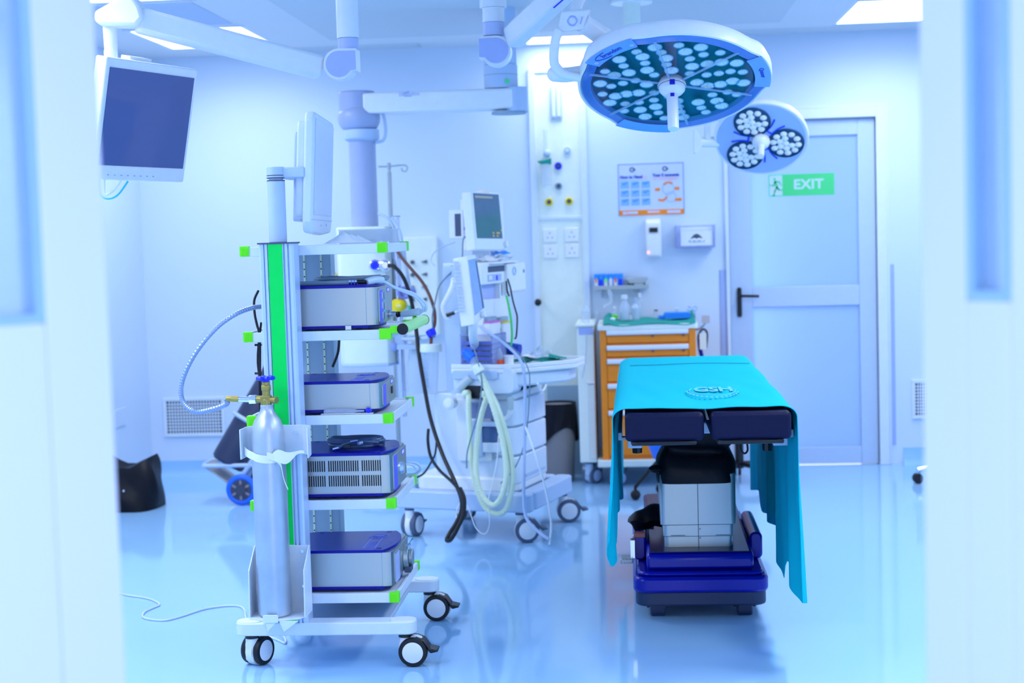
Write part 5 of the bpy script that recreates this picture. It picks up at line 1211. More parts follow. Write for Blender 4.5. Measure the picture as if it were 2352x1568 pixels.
l().cyl((-.02, .06, zs-.25), (-.02, .06, AY(1085, 575, 0).z), .026).box(-.06, .03, .02, .10, AY(1085, 590, 0).z, AY(1085, 576, 0).z).build('monitor_post', GREYW, AM.o, .003)
# support arm and cable holder left of the screen
l().box(cx1-.02, .02, -.12, -.06, AY(1055, 640, -.1).z, AY(1055, 612, -.1).z).build('screen_arm', GREYW, AM.o, .004)
pt = [AY(1042, 640, -.24), AY(1038, 660, -.26), AY(1026, 685, -.28), AY(1018, 705, -.28), AY(1024, 725, -.27), AY(1034, 732, -.26)]
l().tube(pt, .013, 10).build('bent_tube', WHITE2, AM.o)
q0 = AY(1026, 724, -.28); q1 = AY(1060, 712, -.27)
l().cyl(q0, q0+Vector((.04, 0, .012)), .009).cyl(q1+Vector((-.005, 0, -.002)), q1+Vector((.012, 0, .003)), .008).build('black_grip', BLKPL, AM.o, .002)
l().cyl(q0, q1, .005).build('grip_rod', WHITE2, AM.o)
# breathing hoses and y-piece
def hose(pts, r, nm, par, y0=-.33):
    return AM.l().tube([AY(px, py, yy) for px, py, yy in pts], r, 10, 14, ring=.90).build(nm, CREAM, par, ang=20)
hose([(1075, 905, -.30), (1076, 915, -.325), (1077, 960, -.33), (1081, 1040, -.34), (1092, 1110, -.36), (1114, 1163, -.37), (1140, 1180, -.37), (1164, 1165, -.37), (1178, 1100, -.37), (1170, 1030, -.36), (1148, 950, -.36), (1120, 890, -.35), (1104, 860, -.345)], .0145, 'breathing_hose', AM.o)
hose([(1117, 907, -.30), (1116, 918, -.33), (1104, 960, -.345), (1094, 1030, -.355), (1094, 1090, -.375), (1108, 1138, -.385), (1132, 1160, -.39), (1152, 1140, -.39), (1163, 1090, -.39), (1156, 1020, -.38), (1138, 950, -.375), (1116, 890, -.36), (1102, 862, -.35)], .0145, 'breathing_hose', AM.o)
m = l()
for px, py in ((1075, 902), (1117, 904)): p = AY(px, py, -.29); m.ball(p+Vector((0, -.03, 0)), .0185).cyl(p+Vector((0, .0, .0)), p+Vector((0, -.03, 0)), .017)
m.build('hose_elbow', CREAM, AM.o)
ya = AY(1103, 856, -.345); yb2 = AY(1092, 838, -.345)
l().cyl(ya, ya+(yb2-ya)*1.0, .030, .026, 8).build('y_piece', mat('ivory_plastic', (232, 244, 236), .4), AM.o, .004)
yc = AY(1084, 822, -.345); l().cyl(yb2, yc, .018).build('clear_connector', CLEAR, AM.o)
yd = AY(1072, 812, -.345); l().cyl(yc+(yc-yd)*.1, yd, .026).cyl(yd, AY(1064, 805, -.345), .016).build('blue_filter', mat('filter_blue', (30, 120, 255), .35), AM.o, .003)
# monitoring leads
def lead(pts, r, nm, mm, label, cat='cable'):
    return single(nm, MB().tube([towl(AY(px, py, yy)) for px, py, yy in pts], r, 8), mm, label, cat)
lead([(1085, 735, -.20), (1120, 762, -.27), (1160, 790, -.32), (1192, 822, -.345), (1204, 860, -.36), (1206, 960, -.36), (1204, 1060, -.365), (1203, 1140, -.37), (1206, 1180, -.38), (1216, 1200, -.39), (1238, 1222, -.40), (1260, 1238, -.41)], .0075, 'lead_bundle', mat('lead_grey', (186, 204, 240), .4), 'bundle of pale monitoring leads hanging down the front of the anaesthesia machine')
lead([(1150, 775, -.30), (1192, 812, -.34), (1214, 850, -.36), (1216, 900, -.36), (1208, 1000, -.36), (1185, 1070, -.365), (1150, 1110, -.37)], .0028, 'thin_lead', HOSEG, 'thin grey lead curving from the work top down the drawers')
lead([(1207, 980, -.37), (1228, 1040, -.38), (1250, 1110, -.385), (1262, 1170, -.39), (1266, 1210, -.39), (1262, 1250, -.40)], .005, 'white_lead', WHITE2, 'white lead hanging at the right of the breathing hoses down to the floor')
lead([(1068, 700, -.24), (1072, 730, -.30), (1080, 770, -.335), (1096, 825, -.355), (1106, 870, -.37), (1104, 910, -.375), (1096, 955, -.38), (1086, 990, -.385), (1073, 1040, -.39), (1072, 1075, -.39)], .0034, 'sampling_line', HOSEG, 'grey sampling line from the tilted screen down along the breathing hoses')
lead([(1098, 560, -.06), (1066, 545, -.10), (1060, 600, -.14), (1036, 625, -.2), (1010, 655, -.22), (1000, 690, -.23), (993, 730, -.22), (998, 775, -.2)], .0035, 'grey_lead', HOSEG, 'grey lead draped from the upper screen down the left of the machine')
lead([(1046, 556, -.03), (1014, 568, -.06), (996, 582, -.1), (990, 598, -.12), (998, 610, -.16)], .003, 'thin_lead', HOSEL, 'thin pale lead looping in the air left of the upper screen')
lead([(1145, 1000, -.37), (1141, 1060, -.38), (1130, 1110, -.385), (1122, 1150, -.39), (1124, 1205, -.39), (1112, 1226, -.40), (1092, 1210, -.40), (1075, 1165, -.40), (1060, 1150, -.41), (1048, 1175, -.42), (1052, 1200, -.42), (1062, 1185, -.42)], .0025, 'white_line', WHITE2, 'thin white line looping near the floor below the breathing hoses')
# things lying on the work top
a = AY(1058, 768, -.265); c = AY(1135, 850, -.265)
ob = Thing('drawer_organizer', 'violet clear plastic organizer with shelves on the machine work top', 'organizer', towl(((a.x+c.x)/2, -.05, zt)), (0, 0, radians(-17)))
def wl(t): return MB(t.inv @ AM.mw)
b = wl(ob); xx0, xx1, zz1 = a.x, c.x, a.z
yq = -.275
zt2 = zt
b.box(xx0, xx1, yq+.002, -.10, zz1-.006, zz1).box(xx0, xx0+.004, yq, -.10, zt2, zz1).box(xx1-.004, xx1, yq, -.10, zt2, zz1).box(xx0, xx1, -.104, -.10, zt2, zz1)
b.build('shell', CLEARV, ob.o)
for i in range(5):
    z = zt2+.006+(zz1-zt2-.03)*i/5; wl(ob).box(xx0+.006, xx1-.006, yq, -.11, z, z+.004).box(xx0+.006, xx1-.006, yq-.002, yq, z, z+(zz1-zt2)*.11).build('tray', mat('tray_violet', (96, 112, 196), .25), ob.o)
def aw(px, py, yy): return towl(AY(px, py, yy))
p0 = aw(1126, 793, -.06); p1 = aw(1194, 804, -.06)
single('blue_roll', MB().cyl(p0, p1, .031, .029, 20).cyl((p0+p1)/2+Vector((0, .03, -.06)), (p0+p1)/2+Vector((0, .03, 0)), .02), mat('roll_blue', (20, 66, 190), .5), 'dark blue rolled cuff lying behind the violet organizer', 'roll')
p = AY(1147, 846, -.20); pw = towl((p.x, p.y, zt-.006))
bt = Thing('drip_bottle', 'clear bottle with orange red base on the machine work top', 'bottle', pw)
bt.w().cyl(pw, pw+Vector((0, 0, .035)), .022).build('base', REDO, bt.o, .003); bt.w().lathe([(.021, .035), (.020, .06), (.010, .085), (.006, .09)], pw, pw+Vector((0, 0, 1)), 18).build('dome', CLEAR, bt.o)
p = AY(1169, 848, -.18); pw = towl((p.x, p.y, zt-.006))
jr = Thing('white_jar', 'small white lidded jar beside the orange based bottle', 'jar', pw)
jr.w().cyl(pw, pw+Vector((0, 0, .045)), .024).build('jar', WHITE2, jr.o, .003); jr.w().cyl(pw+Vector((0, 0, .045)), pw+Vector((0, 0, .055)), .026).build('lid', WHITE2, jr.o, .002)
def clothpatch(c, sx, sy_, h, seed, z, rot):
    rnd = random.Random(seed); ph = [rnd.uniform(0, 6) for _ in range(5)]; cr, sr = cos(rot), sin(rot)
    def f(u, v_):
        x = (u-.5)*2*sx*(1+.1*sin(6*v_+ph[0])); y = (v_-.5)*2*sy_*(1+.1*sin(5*u+ph[1]))
        e = 1-max(abs(u-.5), abs(v_-.5))*1.2
        return (c[0]+x*cr-y*sr, c[1]+x*sr+y*cr, z+.004+h*max(0, e)*(.5+.5*sin(7*u+ph[2])*cos(6*v_+ph[3])))
    return f
p = aw(1225, 838, .0)
single('green_cloth', MB().sheet(clothpatch((p.x, p.y), .135, .07, .03, 3, zt-.002, radians(12)), 24, 14, .003), GREENC, 'green cloth spread on the right half of the machine work top', 'cloth')
p = aw(1278, 836, .02)
single('green_tip', MB().sheet(lambda u, v_: (p.x-.035+.085*u, p.y-.03+.06*v_, zt+.024+.016*sin(pi*v_)*(1-u)-.006*u), 10, 8, .003), GREENC, 'folded green cloth corner sticking out at the right end of the work top', 'cloth')
p = aw(1240, 836, .0)
single('clear_bag', MB().sheet(clothpatch((p.x, p.y), .05, .05, .055, 9, zt+.03, .3), 16, 14, .002), CLEAR, 'crumpled clear plastic bag on the green cloth', 'bag')
p = aw(1200, 836, -.06)
single('white_pack', MB().sheet(clothpatch((p.x, p.y), .06, .04, .03, 14, zt+.022, .2), 16, 12, .002), WHITE2, 'white crumpled packet on the green cloth beside the lead bundle', 'packet')
single('grey_coil', MB().tube([aw(1190, 812, -.02), aw(1215, 822, -.0), aw(1240, 826, .02), aw(1245, 836, .02), aw(1230, 842, .0), aw(1218, 838, -.02)], .0055, 8), HOSEG, 'dark grey cable lying across the green cloth on the work top', 'cable')
# packs on the upper board
zb3 = AY(1130, 606, -.15).z+.008
for i, (px, sx, mm, lab, h_) in enumerate(((1112, .045, CLEAR, 'clear plastic pack under the upper screen', .05), (1135, .075, WHITE2, 'white sterile pack lying on top of the control unit', .03), (1168, .05, CLEAR, 'clear and blue pack at the right on top of the control unit', .055))):
    p = towl((.02, AXp(px, 600, .06).y, 0)); single('sterile_pack', MB().sheet(clothpatch((p.x, p.y), sx, .05, h_, 20+i, zb3, .3*i), 18, 14, .003), mm, lab, 'packet', 'packs on top of the machine')
p = towl((.05, AXp(1152, 600, .06).y, 0)); single('blue_wrap', MB().sheet(clothpatch((p.x, p.y-.01), .05, .035, .025, 31, zb3+.03, .2), 14, 10, .003), mat('wrap_blue', (40, 150, 255), .4), 'bright blue wrapping on the packs above the control unit', 'wrapping')
single('black_tube', MB().tube([aw(1166, 640, -.10), aw(1172, 660, -.10), aw(1178, 690, -.10), aw(1184, 712, -.1), aw(1188, 730, -.1), aw(1186, 770, -.1), aw(1182, 778, -.1)], .004, 8).tube([aw(1163, 645, -.10), aw(1165, 668, -.1), aw(1170, 680, -.1)], .004, 8), BLACK, 'thin black cable hanging right of the vaporisers', 'cable')
single('green_strap', MB().tube([aw(1163, 678, -.11), aw(1168, 700, -.11), aw(1174, 735, -.11), aw(1176, 775, -.11), aw(1172, 800, -.11)], .006, 6), mat('strap_green', (60, 225, 110), .5), 'bright green strap hanging beside the vaporisers', 'strap')
# ------------------------------------------------------------------ operating table
OT = Thing('operating_table', 'blue based operating table with black split leg pads and steel column', 'operating table', (.235, 5.9, 0))
w = OT.w; cx = .235
# castors (front pair and hidden rear pair)
for x, y in ((.075, 5.72), (.40, 5.72), (.075, 6.75), (.40, 6.75)):
    b = w().rbox(x-.028, x+.028, y-.045, y+.045, 0, .085, .02, 'x').build('wheel', DKBASE, OT.o, .006)
    w().box(x-.042, x-.03, y-.02, y+.02, .03, .08).box(x+.03, x+.042, y-.02, y+.02, .03, .08).build('wheel_fork', BLKPL, b, .003)
w().rbox(-.008, .478, 5.625, 6.9, .052, .11, .05).build('base_skirt', DKBASE, OT.o, .008)
b = w(); b.rbox(-.016, .486, 5.61, 6.92, .105, .165, .05)
b.build('lower_chassis', BLUEB, OT.o, .012)
w().rbox(.0, .470, 5.625, 6.9, .165, .182, .05).build('chassis_deck', BLUEB, OT.o, .008)
# raised middle body
prof = [(5.66, .182), (5.66, .232), (5.68, .245), (6.8, .275), (6.8, .182)]
w().prism(prof, .036, .434, 'x').build('upper_chassis', BLUEB, OT.o, .012)
w().prism([(5.675, .2455), (6.78, .2755), (6.78, .278), (5.675, .2485)], .05, .42, 'x').build('deck_plate', mat('deck_navy', (26, 32, 84), .3), OT.o, .001)
for x0, x1 in ((-.012, .036), (.434, .482)): w().rbox(x0, x1, 5.84, 6.3, .182, .285, .02, 'y').build('side_pod', BLUEB, OT.o, .008)
w().box(-.010, .034, 5.838, 5.88, .27, .287).build('orange_mark', mat('pod_brown', (160, 96, 92), .4), OT.o, .002)
# pedal
p = W(1441, 1283, 5.8); w().box(p.x-.027, p.x+.022, 5.78, 5.86, p.z-.014, p.z+.004).build('foot_pedal', STEEL, OT.o, .003)
m = w()
for i in range(7):
    for j in range(3): m.box(p.x-.025+i*.0066, p.x-.022+i*.0066, 5.778, 5.781, p.z-.012+j*.005+(i % 2)*.0025, p.z-.0095+j*.005+(i % 2)*.0025)
m.build('pedal_tread', DKGREY, OT.o)
q = W(1452, 1255, 5.82); w().box(q.x-.008, q.x+.012, 5.80, 5.84, p.z, q.z+.03).build('pedal_bracket', CHROME, OT.o, .002)
q0 = W(1460, 1232, 5.95); w().tube([q0, W(1466, 1216, 5.95), W(1480, 1208, 5.95), W(1502, 1208, 5.95)], .013, 10).build('chrome_bar', CHROME, OT.o)
# telescopic column
yc0, yc1 = 5.74, 6.10
for (x0, x1, z0, z1) in ((.104, .366, .248, .30), (.100, .370, .29, .345), (.092, .378, .335, .53)):
    w().rbox(x0, x1, yc0+(x0-.09)*.6, yc1, z0, z1, .02).build('column_section', STEEL, OT.o, .003)
m = w(); m.box(cx-.0012, cx+.0012, yc0-.0006, yc0+.004, .335, .53).box(cx-.0012, cx+.0012, yc0+.0045, yc0+.01, .248, .336)
for z in (.39, .345, .32, .285): m.cyl((cx+.006, yc0+.0045, z), (cx+.006, yc0+.012, z), .0025, n=8)
for x in (.13, .30): m.box(x, x+.05, yc0+.004, yc0+.008, .3385, .3405).box(x, x+.055, yc0+.005, yc0+.012, .2945, .297)
m.build('column_seam', DKGREY, OT.o)
# black bellows cover
def bellows(u, v_):
    t = 2*pi*u; ct_, st_ = cos(t), sin(t)
    sq = lambda c: math.copysign(abs(c)**.35, c)
    prof = [(0, 1.0), (.12, 1.01), (.28, 1.0), (.42, .90), (.50, .80), (.56, .82), (.66, .97), (.80, 1.02), (1.0, 1.06)]
    for i in range(len(prof)-1):
        if prof[i][0] <= v_ <= prof[i+1][0]: f_ = (v_-prof[i][0])/(prof[i+1][0]-prof[i][0]); r = prof[i][1]*(1-f_)+prof[i+1][1]*f_; break
    r *= 1+.03*sin(3*t+5*v_)*(v_*(1-v_)*4)
    return (cx-.003+.150*r*sq(ct_), 5.915+.19*r*sq(st_), .495+.235*v_+.012*sin(2*t+.5)*sin(pi*v_))
v = []; f = []; nu, nv = 48, 20
for j in range(nv+1):
    for i in range(nu): v.append(bellows(i/nu, j/nv))
for j in range(nv):
    for i in range(nu): a, b2 = j*nu+i, j*nu+(i+1) % nu; f.append((a, b2, b2+nu, a+nu))
f.append(tuple(range(nu))[::-1]); f.append(tuple(range(nv*nu, nv*nu+nu)))
w().add(v, f).build('bellows_cover', BAG, OT.o, ang=60)
w().ball((W(1508, 1080, 5.72).x, 5.76, W(1508, 1080, 5.72).z), (.03, .03, .016), 14, 8).build('bellows_fold', BAG, OT.o)
# top: frame, mattress, leg pads
w().box(.0, .47, 5.35, 7.0, .735, .775).build('top_frame', GREYW, OT.o, .006)
w().rbox(-.025, .50, 5.38, 7.02, .776, .862, .02, 'y').build('mattress', NAVY, OT.o, .012)
for x0, x1 in ((-.028, .224), (.246, .500)):
    pd_ = w().rbox(x0, x1, 4.86, 5.37, .778, .868, .016, 'y').build('leg_pad', NAVY, OT.o, .012)
    a, c = x0+.025, x1-.03
    w().tube([(a, 5.2, .772), (a, 4.90, .772), (a+.02, 4.868, .772), (c-.02, 4.868, .772), (c, 4.90, .772), (c, 5.2, .772)], .0075, 10, 4).build('pad_frame', BLKPL, pd_)
w().prism([(.231, .866), (.236, .866), (.246, .83), (.238, .83)], 4.98, 5.36, 'y').build('divider', GREYW, OT.o)
for s, x in ((-1, -.022), (1, .455)):
    w().box(x, x+.048, 5.02, 5.2, .735, .768).build('rail_block', GREYW, OT.o, .003)
    xx = -.052 if s < 0 else .508
    w().box(xx, xx+.012, 5.0, 6.9, .765, .79).build('side_rail', GREY, OT.o, .001)
    w().box(min(xx, x), max(xx+.012, x+.048), 5.06, 5.1, .758, .766).build('rail_spacer', GREYW, OT.o)
    kx = x+(.032 if s < 0 else -.01); w().cyl((kx, 5.12, .705), (kx, 5.12, .737), .017, .018, 10).build('clamp_knob', BLKPL, OT.o, .002)
    w().box(kx+(.022 if s < 0 else -.04), kx+(.034 if s < 0 else -.022), 5.1, 5.16, .74, .775).build('clamp_plate', GREY, OT.o)
w().box(.36, .38, 5.1, 5.18, .748, .772).build('rail_clip', GREYW, OT.o, .002)
w().tube([W(1700, 1020, 5.3), W(1702, 1034, 5.3), W(1710, 1041, 5.3), W(1717, 1034, 5.3), W(1716, 1018, 5.3)], .0035, 8).build('loop_cable', BLACK, OT.o)
# sand bag on the base
c = W(1497, 1200, 5.95)
single('sand_bag', MB().sheet(lambda u, v_: (c.x-.075+.19*u, 5.96+.06*(v_-.5)*2, c.z-.005+.02*u+(.045*sin(pi*min(1, u*1.0))**.7)*cos(pi*(v_-.5))*(1 if u > .0 else 0)+.004*sin(18*u)), 24, 12, .045), BAG, 'black wrinkled sand bag lying on the blue table base left of the column', 'sand bag')

# ------------------------------------------------------------------ drape
XL_, XR_, ZT = -.040, .512, .879
RY = [(WX(px, py, .532).y, WX(px, py, .532).z) for px, py in ((1830, 1385), (1822, 1345), (1800, 1330), (1800, 1285), (1786, 1270), (1778, 1215), (1768, 1195), (1748, 1172), (1747, 1126), (1716, 1124))]
def lerp(pts, y):
    if y <= pts[0][0]: return pts[0][1]
    for i in range(len(pts)-1):
        if pts[i][0] <= y <= pts[i+1][0]: t = (y-pts[i][0])/(pts[i+1][0]-pts[i][0]+1e-9); return pts[i][1]*(1-t)+pts[i+1][1]*t
    return pts[-1][1]
RY = [(4.86, RY[0][1]+.06)]+sorted(RY)
LY = [(4.88, .47), (4.98, .345), (5.06, .37), (5.2, .41), (5.5, .45), (6.0, .44), (6.4, .42), (6.5, .30), (7.2, .30)]
hem_r = lambda y: lerp(RY, y)
hem_l = lambda y: lerp(LY, y)
print('RY', RY)
Y0, Y1 = 4.895, 7.03
def drape(u, v_):
    y = Y0+(Y1-Y0)*(v_**1.25); far = max(0, min(1, (y-6.85)/.18)); widen = .02*math.exp(-((y-6.0)/.5)**2)
    xl, xr = XL_+.012*(y-4.9)/2.1, XR_+.005*(y-4.9)/2.1
    zt_ = ZT-.028*far**2+.003*sin(9*y+4*u)*1.0; edge_near = max(0, 1-(y-Y0)/.25)
    y2 = y+.006*sin(40*u)*edge_near*(1 if v_ < .001 else .4)
    R_ = .035
    if u < .30:                      # left hanging side
        s = 1-u/.30; zb_ = hem_l(y); z = (zt_-R_)*(1-s)+zb_*s
        x = xl-.028-.012*s+.014*sin(17*y+3*s)*s*.8-.008*sin(41*y)*s
        return (x, y2, z)
    if u > .70:
        s = (u-.70)/.30; zb_ = hem_r(y); z = (zt_-R_)*(1-s)+zb_*s
        x = xr+.010+.016*s+.016*sin(15*y+1.5)*s+.006*sin(37*y+s)*s
        return (x, y2, z)
    t = (u-.30)/.40
    if t < .14:
        a = t/.14; return (xl-.028+.05*(1-cos(a*pi/2)), y2, zt_-R_+R_*sin(a*pi/2))
    if t > .86:
        a = (1-t)/.14; return (xr+.010-.05*(1-cos(a*pi/2)), y2, zt_-R_+R_*sin(a*pi/2))
    q = (t-.14)/.72
    xx = (xl+.022)+(xr-.040-xl-.022)*q
    sag = -.006*math.exp(-((q-.5)/.12)**2)*max(0, 1-(y-4.9)/.6)
    fold = .0035*math.exp(-((y-6.42-.02*sin(3*q))/.022)**2)
    wr = .002*sin(23*q+11*y)*math.exp(-((y-5.4)/.5)**2)
    return (xx, y2, zt_+sag+fold+wr)
dr = MB().sheet(drape, 120, 110, .0025)
dp = single('surgical_drape', dr, TEAL, 'teal cloth drape covering the operating table and hanging down both sides', 'drape', ang=60)
# woven emblem on the drape
ec = WZ(1636, 897, ZT+.004); EM = Matrix.Translation(-Vector(dp.location))
m = MB(EM); zz = ec.z+.0015
FLAT = Matrix(((1, 0, 0, ec.x), (0, 1, 0, ec.y), (0, 0, 1, zz), (0, 0, 0, 1)))
m.text('GSH', .20, FLAT @ Matrix.Translation((.005, .03, 0)), bold=.006, sx=.36)
m.tube([(ec.x+.080*cos(radians(a)), ec.y+.16*sin(radians(a)), zz-.001) for a in range(150, 400, 10)], .0018, 5)
for a in range(185, 350, 11): q = radians(a); m.box(ec.x+.09*cos(q)-.004, ec.x+.09*cos(q)+.004, ec.y+.21*sin(q)-.012, ec.y+.21*sin(q)+.012, zz-.0012, zz-.0002)
m.build('emblem', mat('emblem_blue', (96, 208, 255), .7), dp)
m = MB(EM); m.tube([(XL_+.03, 6.44, ZT+.006), (.1, 6.42, ZT+.0085), (.28, 6.45, ZT+.009), (.49, 6.42, ZT+.006)], .0016, 5); m.build('seam', mat('seam_teal', (0, 120, 160), .8), dp)

# ------------------------------------------------------------------ orange drawer cabinet and its things
YC = 8.65
a = W(1381, 745, YC); c = W(1602, 1056, YC); zc0, zc1 = .155, .925
OC = Thing('drawer_cabinet', 'orange wheeled drawer cabinet with white bar handles behind the operating table', 'cabinet', ((a.x+c.x)/2, 8.9, 0))
w = OC.w; X0, X1 = W(1381, 900, YC).x, W(1601, 900, YC).x
w().box(X0, X1, YC+.02, 9.18, zc0, zc1-.06).build('carcass', ORANGE, OC.o, .004)
for x0, x1 in ((X0, X0+.036), (X1-.04, X1)): w().box(x0, x1, YC, YC+.02, zc0, zc1-.03).build('corner_stile', ORANGE, OC.o, .003)
w().rbox(X0-.012, X1+.012, YC-.012, 9.2, zc1-.03, zc1, .02).box(X0+.036, X1-.04, YC+.004, YC+.03, zc1-.065, zc1-.03).build('top_tray', OFFW, OC.o, .004)
lq = W(1572, 744, YC); w().box(lq.x-.018, lq.x+.018, YC-.001, YC+.004, zc1-.055, zc1-.04).build('name_label', PRINTB, OC.o)
rows = [757, 790, 820, 880, 940, 1046]
zr = [W(1490, r, YC).z for r in rows]
zr = [W(1490, 753, YC).z, W(1490, 788, YC).z, W(1490, 819, YC).z, W(1490, 876, YC).z, W(1490, 938, YC).z, zc0+.02]
for i in range(5):
    zt_, zb_ = zr[i], zr[i+1]
    d = w().box(X0+.038, X1-.042, YC+.004, YC+.024, zb_+.004, zt_-.002).build('drawer', ORANGE, OC.o, .002)
    w().rbox(X0+.038, X1-.042, YC-.018, YC+.004, zt_-.036, zt_-.008, .008, 'x').build('handle', WHITE2, d)
    m = w()
    for fx in (.55, .87): xk = X0+(X1-X0)*fx; m.cyl((xk, YC-.006, zt_-.045), (xk, YC+.006, zt_-.045), .006, n=10)
    m.build('lock', DKGREY, d)
w().rbox(X0-.03, X1+.06, YC-.03, 9.2, .115, .155, .02).build('base_tray', OFFW, OC.o, .005)
for x in (X0+.06, X1-.06):
    for y in (YC+.05, 9.12): caster(OC, (x, y, .116), .6, .042, 0, GREYW, TYREG, False)
# side rack with cables at right of cabinet
p = W(1612, 778, 8.8)
single('cuff_tube', MB().tube([W(1606, 800, 8.8), W(1604, 772, 8.8), W(1614, 756, 8.8), W(1624, 765, 8.8), W(1622, 800, 8.8)], .006, 8), BLACK, 'black looped tube hanging on the right side of the orange cabinet', 'tube')
pz = W(1615, 790, 8.78); single('hanging_tag', MB().box(pz.x-.02, pz.x+.02, 8.775, 8.785, W(1615, 802, 8.78).z, W(1615, 765, 8.78).z), OFFW, 'pale tag hanging from the right side of the orange cabinet', 'tag')
pz = W(1610, 806, 8.79); single('blue_strap', MB().tube([W(1606, 778, 8.79), W(1608, 800, 8.79), W(1612, 818, 8.79)], .012, 8), BLUEPL, 'dark blue strap hanging at the right side of the orange cabinet', 'strap')
pz = W(1621, 733, 8.85); single('beige_block', MB().rbox(pz.x-.022, pz.x+.022, 8.83, 8.88, pz.z-.022, pz.z+.022, .006, 'y', T=Matrix()), BEIGE, 'small beige block clipped above the right side of the orange cabinet', 'block')
pz0 = W(1608, 746, 8.85); single('side_rail', MB().tube([(X1-.01, 8.9, zc1-.05), (X1+.03, 8.88, zc1-.05), (pz.x, 8.86, pz.z-.02)], .006, 8), CHROME, 'short chrome rail holding the beige block on the orange cabinet', 'rail')
# cloth and bottles on top
def topcloth(u, v_):
    x = X0+.02+(X1-X0-.02)*u; y = YC-.008+.40*v_
    z = zc1+.006+.010*abs(sin(6*u+2))*(.4+.6*v_)+.006*sin(11*u+4*v_)*.6+(.03*math.exp(-((u-.06)/.05)**2)+.028*math.exp(-((u-1.0)/.05)**2))*(.3+v_)
    if v_ < .08: z -= .012*(1-v_/.08)*(1+.5*sin(9*u)); y -= .008
    return (x, y, z+.002)
single('green_cloth', MB().sheet(topcloth, 40, 16, .003), GREENC, 'green cloth covering the top of the orange drawer cabinet', 'cloth')
zk = zc1+.020
def bottle(px, py, h, r, body, cap, label, cat='bottle', y=8.86, neck=.35):
    p = W(px, py, y); t = Thing('medicine_bottle', label, cat, (p.x, y, zk), group='bottles on the orange cabinet')
    t.w().lathe([(r*.95, 0), (r, .004), (r, h*.6), (r*neck, h*.78), (r*neck, h*.84)], (p.x, y, zk-.006), (p.x, y, zk+1-.006), 18).build('bottle', body, t.o)
    t.w().cyl((p.x, y, zk+h*.82), (p.x, y, zk+h), r*neck*1.25).build('cap', cap, t.o, .002); return t, p
t, p = bottle(1412, 720, .075, .017, CLEAR, WHITE2, 'small bottle with a lime label, leftmost on the orange cabinet'); t.w().cyl((p.x, 8.86, zk+.008), (p.x, 8.86, zk+.026), .0176).build('label', LIME, t.o)
bottle(1435, 715, .14, .028, mat('milky_plastic', (212, 228, 255), .25, alpha=.8), WHITE2, 'tallest milky bottle on the orange cabinet, left of centre', neck=.5)
bottle(1460, 715, .12, .024, mat('milky_plastic', (212, 228, 255), .25, alpha=.8), GREYW, 'milky bottle with grey cap in the middle of the orange cabinet')
bottle(1470, 715, .145, .02, CLEAR, WHITE2, 'slim clear bottle right behind the grey capped bottle', y=8.95)
bottle(1448, 722, .035, .014, WHITE2, mat('gold_cap', (200, 176, 90), .4, .5), 'tiny vial with gold cap on the orange cabinet')
bottle(1507, 720, .05, .013, CLEAR, mat('brown_cap', (120, 86, 60), .5), 'small vial with brown cap on the orange cabinet', neck=.7)
bottle(1555, 715, .055, .012, CLEAR, WHITE2, 'little clear vial near the blue pack on the orange cabinet', neck=.7, y=8.95)
p0 = W(1525, 725, 8.84); p1 = W(1585, 717, 8.84)
single('blue_pack', MB().rbox(p0.x, p1.x, 8.78, 8.92, zk, zk+.032, .012, 'y').box(p0.x-.03, p0.x+.01, 8.8, 8.9, zk-.002, zk+.016), mat('pack_blue', (20, 140, 250), .5), 'flat bright blue pack at the right on the orange cabinet', 'pack')
p0 = W(1407, 729, 8.72); single('white_swab', MB().ball((p0.x, 8.74, zk+.008), (.016, .014, .010), 12, 8), WHITE2, 'white swab on the left end of the green cloth on the orange cabinet', 'swab')
# scissors at the right
for px in (1583, 1596):
    p = W(px, 712, 8.86); single('scissor_ring', MB().torus((p.x, 8.86, zk+.05), (0, 1, 0), .012, .0035, 16, 6).tube([(p.x, 8.86, zk+.036), (p.x, 8.86, zk-.004)], .004, 6, 0), CHROME, 'chrome instrument ring standing at the right end of the orange cabinet, '+('left of the two' if px == 1583 else 'right of the two'), 'instrument', 'instrument rings on the cabinet')
# pale side cabinet
x0, x1 = W(1326, 800, 8.72).x, X0-.035
SC = Thing('side_cabinet', 'narrow pale cabinet standing left of the orange drawer cabinet', 'cabinet', ((x0+x1)/2, 8.95, 0))
SC.w().box(x0, x1, 8.72, 9.22, .13, .915).build('carcass', OFFW, SC.o, .005)
SC.w().box(x0-.008, x1+.004, 8.71, 9.23, .915, .93).build('top_board', OFFW, SC.o, .003)
q0, q1 = W(1329, 752, 8.72), W(1362, 768, 8.72); SC.w().box(q0.x, q1.x, 8.716, 8.72, q1.z, q0.z).build('label_plate', GUARD, SC.o)
zd_ = W(1355, 877, 8.72).z; SC.w().box(x0+.055, x1-.002, 8.712, 8.72, .15, zd_-.012).build('lower_door', mat('pale_door', (222, 232, 232), .4), SC.o, .003)
SC.w().box(x0+.05, x1, 8.70, 8.72, zd_-.008, zd_+.004).build('door_rail', WHITE2, SC.o, .002)
SC.w().tube([W(1347, 770, 8.714), W(1347, 800, 8.714), W(1343, 840, 8.714), W(1337, 868, 8.714)], .002, 6).build('thin_cable', GREYW, SC.o)
for x in (x0+.05, x1-.05):
    for y in (8.78, 9.16): caster(SC, (x, y, .131), .8, .045, 0, GREYW, TYREG, False)
zt_ = .93
p = W(1345, 735, 8.85); tq = Thing('clear_beaker', 'clear plastic beaker on the pale side cabinet', 'beaker', (p.x, 8.85, zt_)); tq.w().lathe([(.022, 0), (.026, .005), (.028, .07), (.012, .09), (.010, .10)], (p.x, 8.85, zt_), (p.x, 8.85, zt_+1), 18).build('cup', CLEAR, tq.o)
